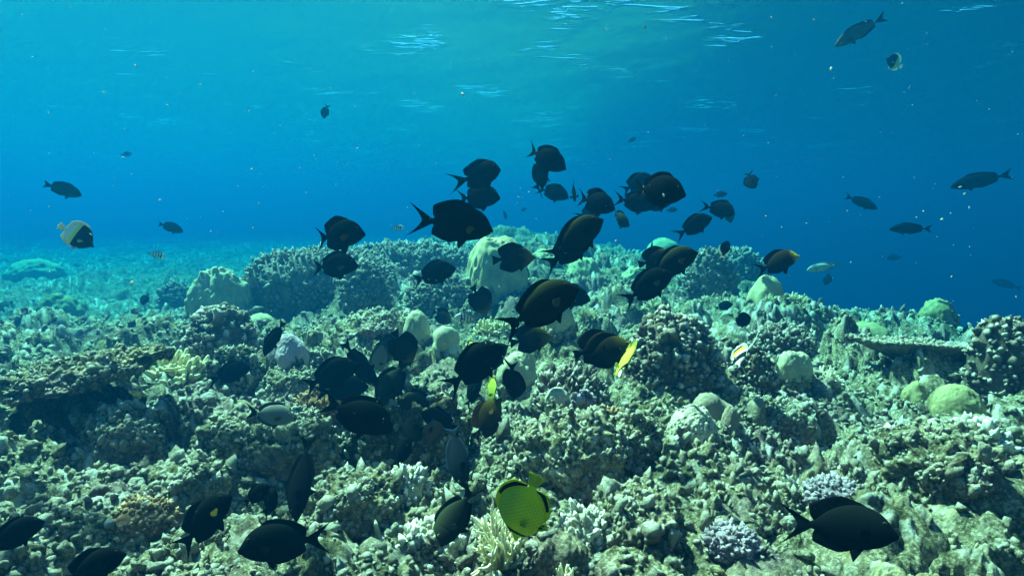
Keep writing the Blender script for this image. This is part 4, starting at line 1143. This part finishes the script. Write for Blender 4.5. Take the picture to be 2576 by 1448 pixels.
surg(1198, 496, 138, 4, 32, 'lower one of two stacked surgeonfish left of the school, crescent tail with white band', tail='banded', bend=-0.2)
surg(1135, 561, 214, -6, 0, 'largest side on surgeonfish with yellow rayed side fin and raised back fin', kind='raised', pec='yellowpec', bend=-0.1)
surg(842, 592, 172, 8, 34, 'jet black surgeonfish leftmost of the school, above another one', kind='raised', pec='orangepec', bend=0.15)
surg(836, 668, 142, 4, 30, 'surgeonfish under the jet black leftmost one, white tail band', tail='banded', pec='clearpec')
surg(1086, 690, 126, 18, 10, 'oval surgeonfish with white tail band left of the tall pale boulder', tail='banded', bend=0.2)
surg(1444, 602, 176, 40, 8, 'large surgeonfish swimming upward right of the tall pale boulder', skin='sheenfish', kind='surgeon')
surg(1424, 632, 158, 34, 4, 'surgeonfish behind the large upward one, bold white band on its drooping tail', tail='banded', bend=0.5)
surg(1684, 665, 150, 30, 10, 'surgeonfish overlapping a brown tang in front of the far pale dome', pec='yellowpec', skin='sheenfish')
surg(1622, 724, 156, 34, 8, 'surgeonfish below the overlapping pair, white band at its hooked tail', tail='banded', pec='clearpec', bend=0.45)
surg(1352, 776, 232, 32, 6, 'biggest surgeonfish in the middle of the picture with green sheen painted on its back and white tail band', skin='sheenfish', tail='banded', pec='clearpec', bend=0.2)
surg(1420, 744, 132, -4, 10, 'surgeonfish emerging behind the biggest middle one', bend=0.3)
surg(1952, 662, 118, 26, 22, 'brownish surgeonfish with yellow face over the drop off', skin='brownface', kind='raised')
# --- brown tangs
tangf(1293, 649, 112, 6, 6, 'dark tang in front of the tall pale boulder with a tiny white tail spot')
tangf(1652, 652, 98, 18, 12, 'olive tang half hidden behind a surgeonfish near the far pale dome')
tangf(1208, 756, 92, -62, -24, 'small greenish yellow tang nose down beside the golden finger coral', updir=40)
tangf(1114, 796, 64, -30, 30, 'dull green tang low on the rocks left of the striped sergeant fish')
tangf(1336, 852, 112, 12, 10, 'yellow headed tang tucked under the belly of the biggest middle surgeonfish')
tangf(1502, 872, 134, 22, 18, 'rear tang of the overlapping yellow headed pair by the big bush coral')
tangf(1530, 882, 136, 18, 14, 'front tang of the overlapping yellow headed pair by the big bush coral')
tangf(1226, 1050, 128, 58, 20, 'orange brown tang climbing below the face on yellow butterflyfish', skin='orangetang', fin='orange', pec='orangepec')
tangf(1014, 876, 112, -64, -26, 'olive tang nose down above the green sheened diving fish', updir=30)
tangf(974, 872, 84, -50, -30, 'dark tang left of the olive nose down tang', updir=60)
# --- low feeding group
surg(1186, 925, 196, 38, 6, 'long black surgeonfish heading up between the clover coral and the yellow fishes', group=LG, bend=0.15)
surg(1186, 992, 104, 60, 30, 'dark fish with blue edged tail half hidden below the long black surgeonfish', group=LG, fin='blueedge', tail='blueedge')
surg(826, 945, 158, 22, 12, 'black surgeonfish at the left of the low group, above two others', group=LG)
surg(858, 978, 138, 6, 12, 'surgeonfish squeezed between two black ones at the left of the low group', group=LG)
surg(892, 1040, 208, -24, 6, 'smooth black surgeonfish sloping down with tail raised at the left of the low group', group=LG, bend=0.15)
surg(990, 955, 150, -122, 20, 'surgeonfish with a green sheen on its back diving left over the rocks', skin='darkgrey', group=LG, fin='darkgrey', tail='darkgrey', updir=150)
surg(958, 890, 100, -100, -25, 'pale blue grey fish mostly hidden behind the green sheened diving fish', skin='paleblue', group=LG, fin='grey', tail='grey', updir=170)
fish('surgeonfish', 'surgeon', 'paleblue', 676, 1042, 132, -14, 22, 'pale blue grey surgeonfish with dark eye over the rock ledge on the left', fin='grey', tail='darkgrey', pec='yellowpec', group=LG)
surg(1060, 1012, 124, 174, 24, 'grey surgeonfish facing left with a yellow side fin among the black cluster', skin='darkgrey', fin='darkgrey', tail='black', pec='yellowpec', group=LG)
surg(1088, 1102, 128, 80, -44, 'maroon black fish seen from behind under the grey left facing one', skin='maroon', group=LG, updir=20)
surg(1042, 1092, 112, 100, -30, 'black fish hidden in the shade left of the maroon one', group=LG, updir=170)
surg(1150, 1320 - 30, 176, -124, 16, 'grey green surgeonfish nose down left of the latticed butterflyfish', skin='darkgrey', fin='darkgrey', tail='darkgrey', pec='clearpec', group=LG, updir=145)
fish('slender_fish', 'slim', 'bluegrey', 1150, 1138, 184, -80, 22, 'slender slate blue fish curving downward in the centre', fin='blueedge', tail='blueedge', bend=-0.4, updir=185, group=LG)
fish('slender_fish', 'slim', 'bluegrey', 904, 912, 152, -56, 10, 'slender blue grey fish diving right, left of the green sheened fish', fin='darkgrey', tail='whiteedge', updir=160, group=LG, roll=25)
fish('slender_fish', 'slim', 'slate', 760, 1196, 216, -102, 12, 'long dark slender fish nose down in front of the rock ledge', fin='black', updir=190, group=LG, roll=20)
surg(508, 1316, 184, 42, 16, 'black surgeonfish with fanned tail in the lower left, yellow side fin', group=LG, pec='yellowpec', kind='raised')
surg(682, 1262, 104, 70, -50, 'dark fish seen from behind above the lowest left facing black fish', group=LG, updir=110)
surg(722, 1362, 226, 176, 4, 'lowest black surgeonfish facing left over the pale rubble', group=LG, bend=0.1)
surg(222, 1432, 170, 14, 14, 'black fish cut by the bottom left of the picture', group=LG, kind='raised')
surg(24, 1350, 150, 18, 12, 'dark fish cut by the left edge near the bottom', group=LG)
surg(2106, 1324, 262, 8, 4, 'large black surgeonfish alone at the lower right with a ragged raised back fin', group=LG, kind='raised', bend=-0.15, size=0.27)
surg(575, 940, 112, 20, 20, 'reddish black fish in the shade under the knobbed bush coral', skin='maroon', group=LG)
fish('slender_fish', 'slim', 'slate', 690, 848, 104, -122, 12, 'thin dark fish slanting across the lavender boulder', updir=150, group=LG, size=0.16)
surg(1110, 1060, 120, 150, 20, 'black fish behind the grey left facing one, tail to the right', group=LG)
surg(1010, 1140, 96, 64, -20, 'small dark fish in the shade at the foot of the dark rock', group=LG, updir=150)
surg(640, 1246, 92, 30, 24, 'small dark fish left of the one seen from behind near the bottom', group=LG)
surg(1240, 905, 120, 50, 30, 'black fish overlapping the long black one below the clover coral', group=LG)
# --- butterflyfish and other bright ones
fish('butterflyfish', 'butterfly', 'lattice', 1318, 1276, 204, 246, -38, 'bright yellow latticed butterflyfish, black bands on its back and belly fins, over cream branching coral', fin='lemon', tail='lemonplain', pec='lemonplain', size=0.15, updir=146)
fish('butterflyfish', 'butterfly', 'yellow', 1573, 904, 140, -104, 56, 'yellow butterflyfish seen edge on, nose down by the big bush coral', fin='lemonplain', pec='lemonplain', size=0.13, updir=60)
fish('butterflyfish', 'butterfly', 'yellow', 1238, 980, 92, -42, 64, 'yellow butterflyfish facing the camera beside the narrow white edged fish', fin='lemonplain', pec='lemonplain', size=0.13)
fish('white_edged_fish', 'surgeon', 'whiteedge', 1290, 950, 140, -84, -42, 'narrow black fish with white outlined fins seen edge on, nose down', fin='whiteedge', pec='clearpec', updir=20, roll=35, size=0.2)
fish('bannered_fish', 'butterfly', 'idol', 1858, 890, 82, -78, 48, 'white black and yellow fish trailing a long white back streamer', fin='white', tail='black', pec='white', size=0.14, updir=60, streamer=True)
fish('butterflyfish', 'butterfly', 'masked', 194, 592, 96, -36, 24, 'white tailed dark fronted butterflyfish alone at the far left', fin='white', tail='white', pec='white', size=0.15, roll=-12)
fish('sergeant_fish', 'damsel', 'sergeant', 1172, 800, 62, 172, 20, 'small white black barred fish beside the golden finger coral', fin='silver', pec='clearpec', size=0.12)
fish('small_bright_fish', 'butterfly', 'idol', 1182, 872, 44, -30, 30, 'tiny blue yellow fish above the long black surgeonfish', fin='lemonplain', pec='white', size=0.08)
fish('white_edged_fish', 'damsel', 'whiteedge', 1823, 628, 66, 78, 46, 'narrow dark fish with white edge upright above the hazy knobbed mounds', fin='white', tail='white', updir=170, size=0.15)
surg(1868, 808, 76, 84, 50, 'small dark fish pointing up with a white tail above the bannered fish', group=DG, tail='white', updir=10, size=0.16)
surg(1820, 770, 50, 20, 20, 'small dark fish low over the right rubble', group=DG, size=0.16)
# --- fish in the blue
fish('damselfish', 'damsel', 'damsel', 158, 476, 84, -18, 14, 'dull dark fish upper one of two on the left in open water', pec='darkgrey', group=DG, size=0.2)
fish('damselfish', 'damsel', 'damsel', 430, 572, 60, -20, 14, 'dull dark fish lower one of two on the left in open water', pec='darkgrey', group=DG, size=0.22)
fish('damselfish', 'surgeon', 'damsel', 819, 279, 44, -110, 30, 'small round dark fish high on the left, tail up', pec='darkgrey', group=DG, size=0.15, updir=150)
fish('long_fish', 'slim', 'greyback', 2164, 78, 126, 206, 8, 'long grey brown fish near the water surface at upper right', fin='darkgrey', pec='grey', group=DG, size=0.4)
fish('butterflyfish', 'butterfly', 'masked', 2250, 157, 58, 140, 40, 'pale hazy fish below the long grey brown one at upper right', fin='white', tail='white', pec='white', group=DG, size=0.2)
fish('long_fish', 'slim', 'slate', 2166, 508, 82, -24, 12, 'slender slate fish heading down right in the right open water', group=DG, size=0.35)
fish('surgeonfish', 'slim', 'slate', 2291, 575, 92, 180, 4, 'slate fish heading left, lowest clear one in the right open water', tail='banded', group=DG, size=0.35)
fish('long_fish', 'slim', 'slate', 2468, 453, 128, 192, 4, 'long slate fish heading left near the right edge', group=DG, size=0.5)
fish('long_fish', 'slim', 'slate', 2532, 715, 64, 164, 6, 'faint fish low at the right edge of the blue water', group=DG, size=0.6)
fish('damselfish', 'surgeon', 'slate', 2252, 648, 36, 186, 6, 'faint small fish below the lowest clear slate fish', group=DG, size=0.35)
fish('damselfish', 'surgeon', 'slate', 2434, 832, 50, 20, 20, 'dark fish hovering beside the right edge coral head', group=DG, size=0.2)
fish('silver_fish', 'slim', 'silver', 2072, 671, 78, 192, 4, 'pale silvery fish gliding over the drop off right of the brown tang', fin='silver', pec='silver', group=DG, size=0.35)
fish('damselfish', 'surgeon', 'slate', 2082, 700, 44, -100, 40, 'dark fish below the pale silvery one at the drop off', group=DG, size=0.22, updir=20)
for (px, py, L, an, lab) in [(1270, 540, 26, -70, 'tiny faint fish right of the largest side on surgeonfish'), (1318, 527, 18, 200, 'tiniest faint fish in the centre below the bluish oval surgeonfish'),
                             (1690, 528, 30, 6, 'tiny faint fish below the big black surgeonfish of the school'), (1590, 352, 24, 30, 'tiny faint fish high above the big black surgeonfish'),
                             (1812, 489, 36, 8, 'tiny faint fish above the pair at the right end of the school'), (318, 388, 26, 10, 'tiny faint fish high in the left open water'),
                             (1640, 806 - 190, 24, -100, 'tiny faint fish left of the far pale dome')]:
    fish('damselfish', 'damsel', 'damsel', px, py, L, an, 20, lab, pec='darkgrey', group=DG, size=0.16)
fish('sergeant_fish', 'damsel', 'sergeant', 1000, 573, 34, 8, 10, 'tiny barred fish over the far crest left of the largest surgeonfish', fin='silver', pec='clearpec', size=0.13, group=DG)
fish('sergeant_fish', 'damsel', 'sergeant', 395, 641, 42, -14, 10, 'tiny barred fish over the far left reef', fin='silver', pec='clearpec', size=0.14, group=DG)
fish('damselfish', 'surgeon', 'damsel', 366, 750, 42, -120, 30, 'small dark fish left of the grey knobbed bush on the far left', group=DG, size=0.15, updir=150)

# ------------------------------------------------------------------ drifting specks
def specks():
    rng = np.random.default_rng(77)
    n = 800
    d = np.exp(rng.uniform(math.log(0.5), math.log(4.5), n))
    px = rng.uniform(-150, 2726, n); py = rng.uniform(-80, 1300, n)
    pos = np.array([tuple(CAMP + pix_dir(a, b) * c) for a, b, c in zip(px, py, d)])
    sz = d * np.exp(rng.normal(-0.1, 0.6, n)) * 0.00045
    big = (rng.random(n) < 0.05) & (px > 1800); sz[big] *= 2.2
    v, f, t = knobs(pos, rng.normal(size=(n, 3)), sz, sz * rng.uniform(1, 2.6, n), 1, rng, rough=0.5)
    ok = pos[:, 2] > ground_macro(pos[:, 0], pos[:, 1]) + 0.15
    m, nt, b = new_mat('speck')
    b.inputs['Base Color'].default_value = (0.5, 0.5, 0.47, 1)
    tl = nt.nodes.new('ShaderNodeBsdfTranslucent'); tl.inputs[0].default_value = (0.5, 0.5, 0.48, 1)
    mx = nt.nodes.new('ShaderNodeMixShader'); mx.inputs[0].default_value = 0.5
    nt.links.new(b.outputs[0], mx.inputs[1]); nt.links.new(tl.outputs[0], mx.inputs[2]); nt.links.new(mx.outputs[0], nt.nodes['Material Output'].inputs['Surface'])
    o = link('suspended_particles', mesh_np('suspended_particles', v, f, m))
    tag(o, kind='stuff')
specks()
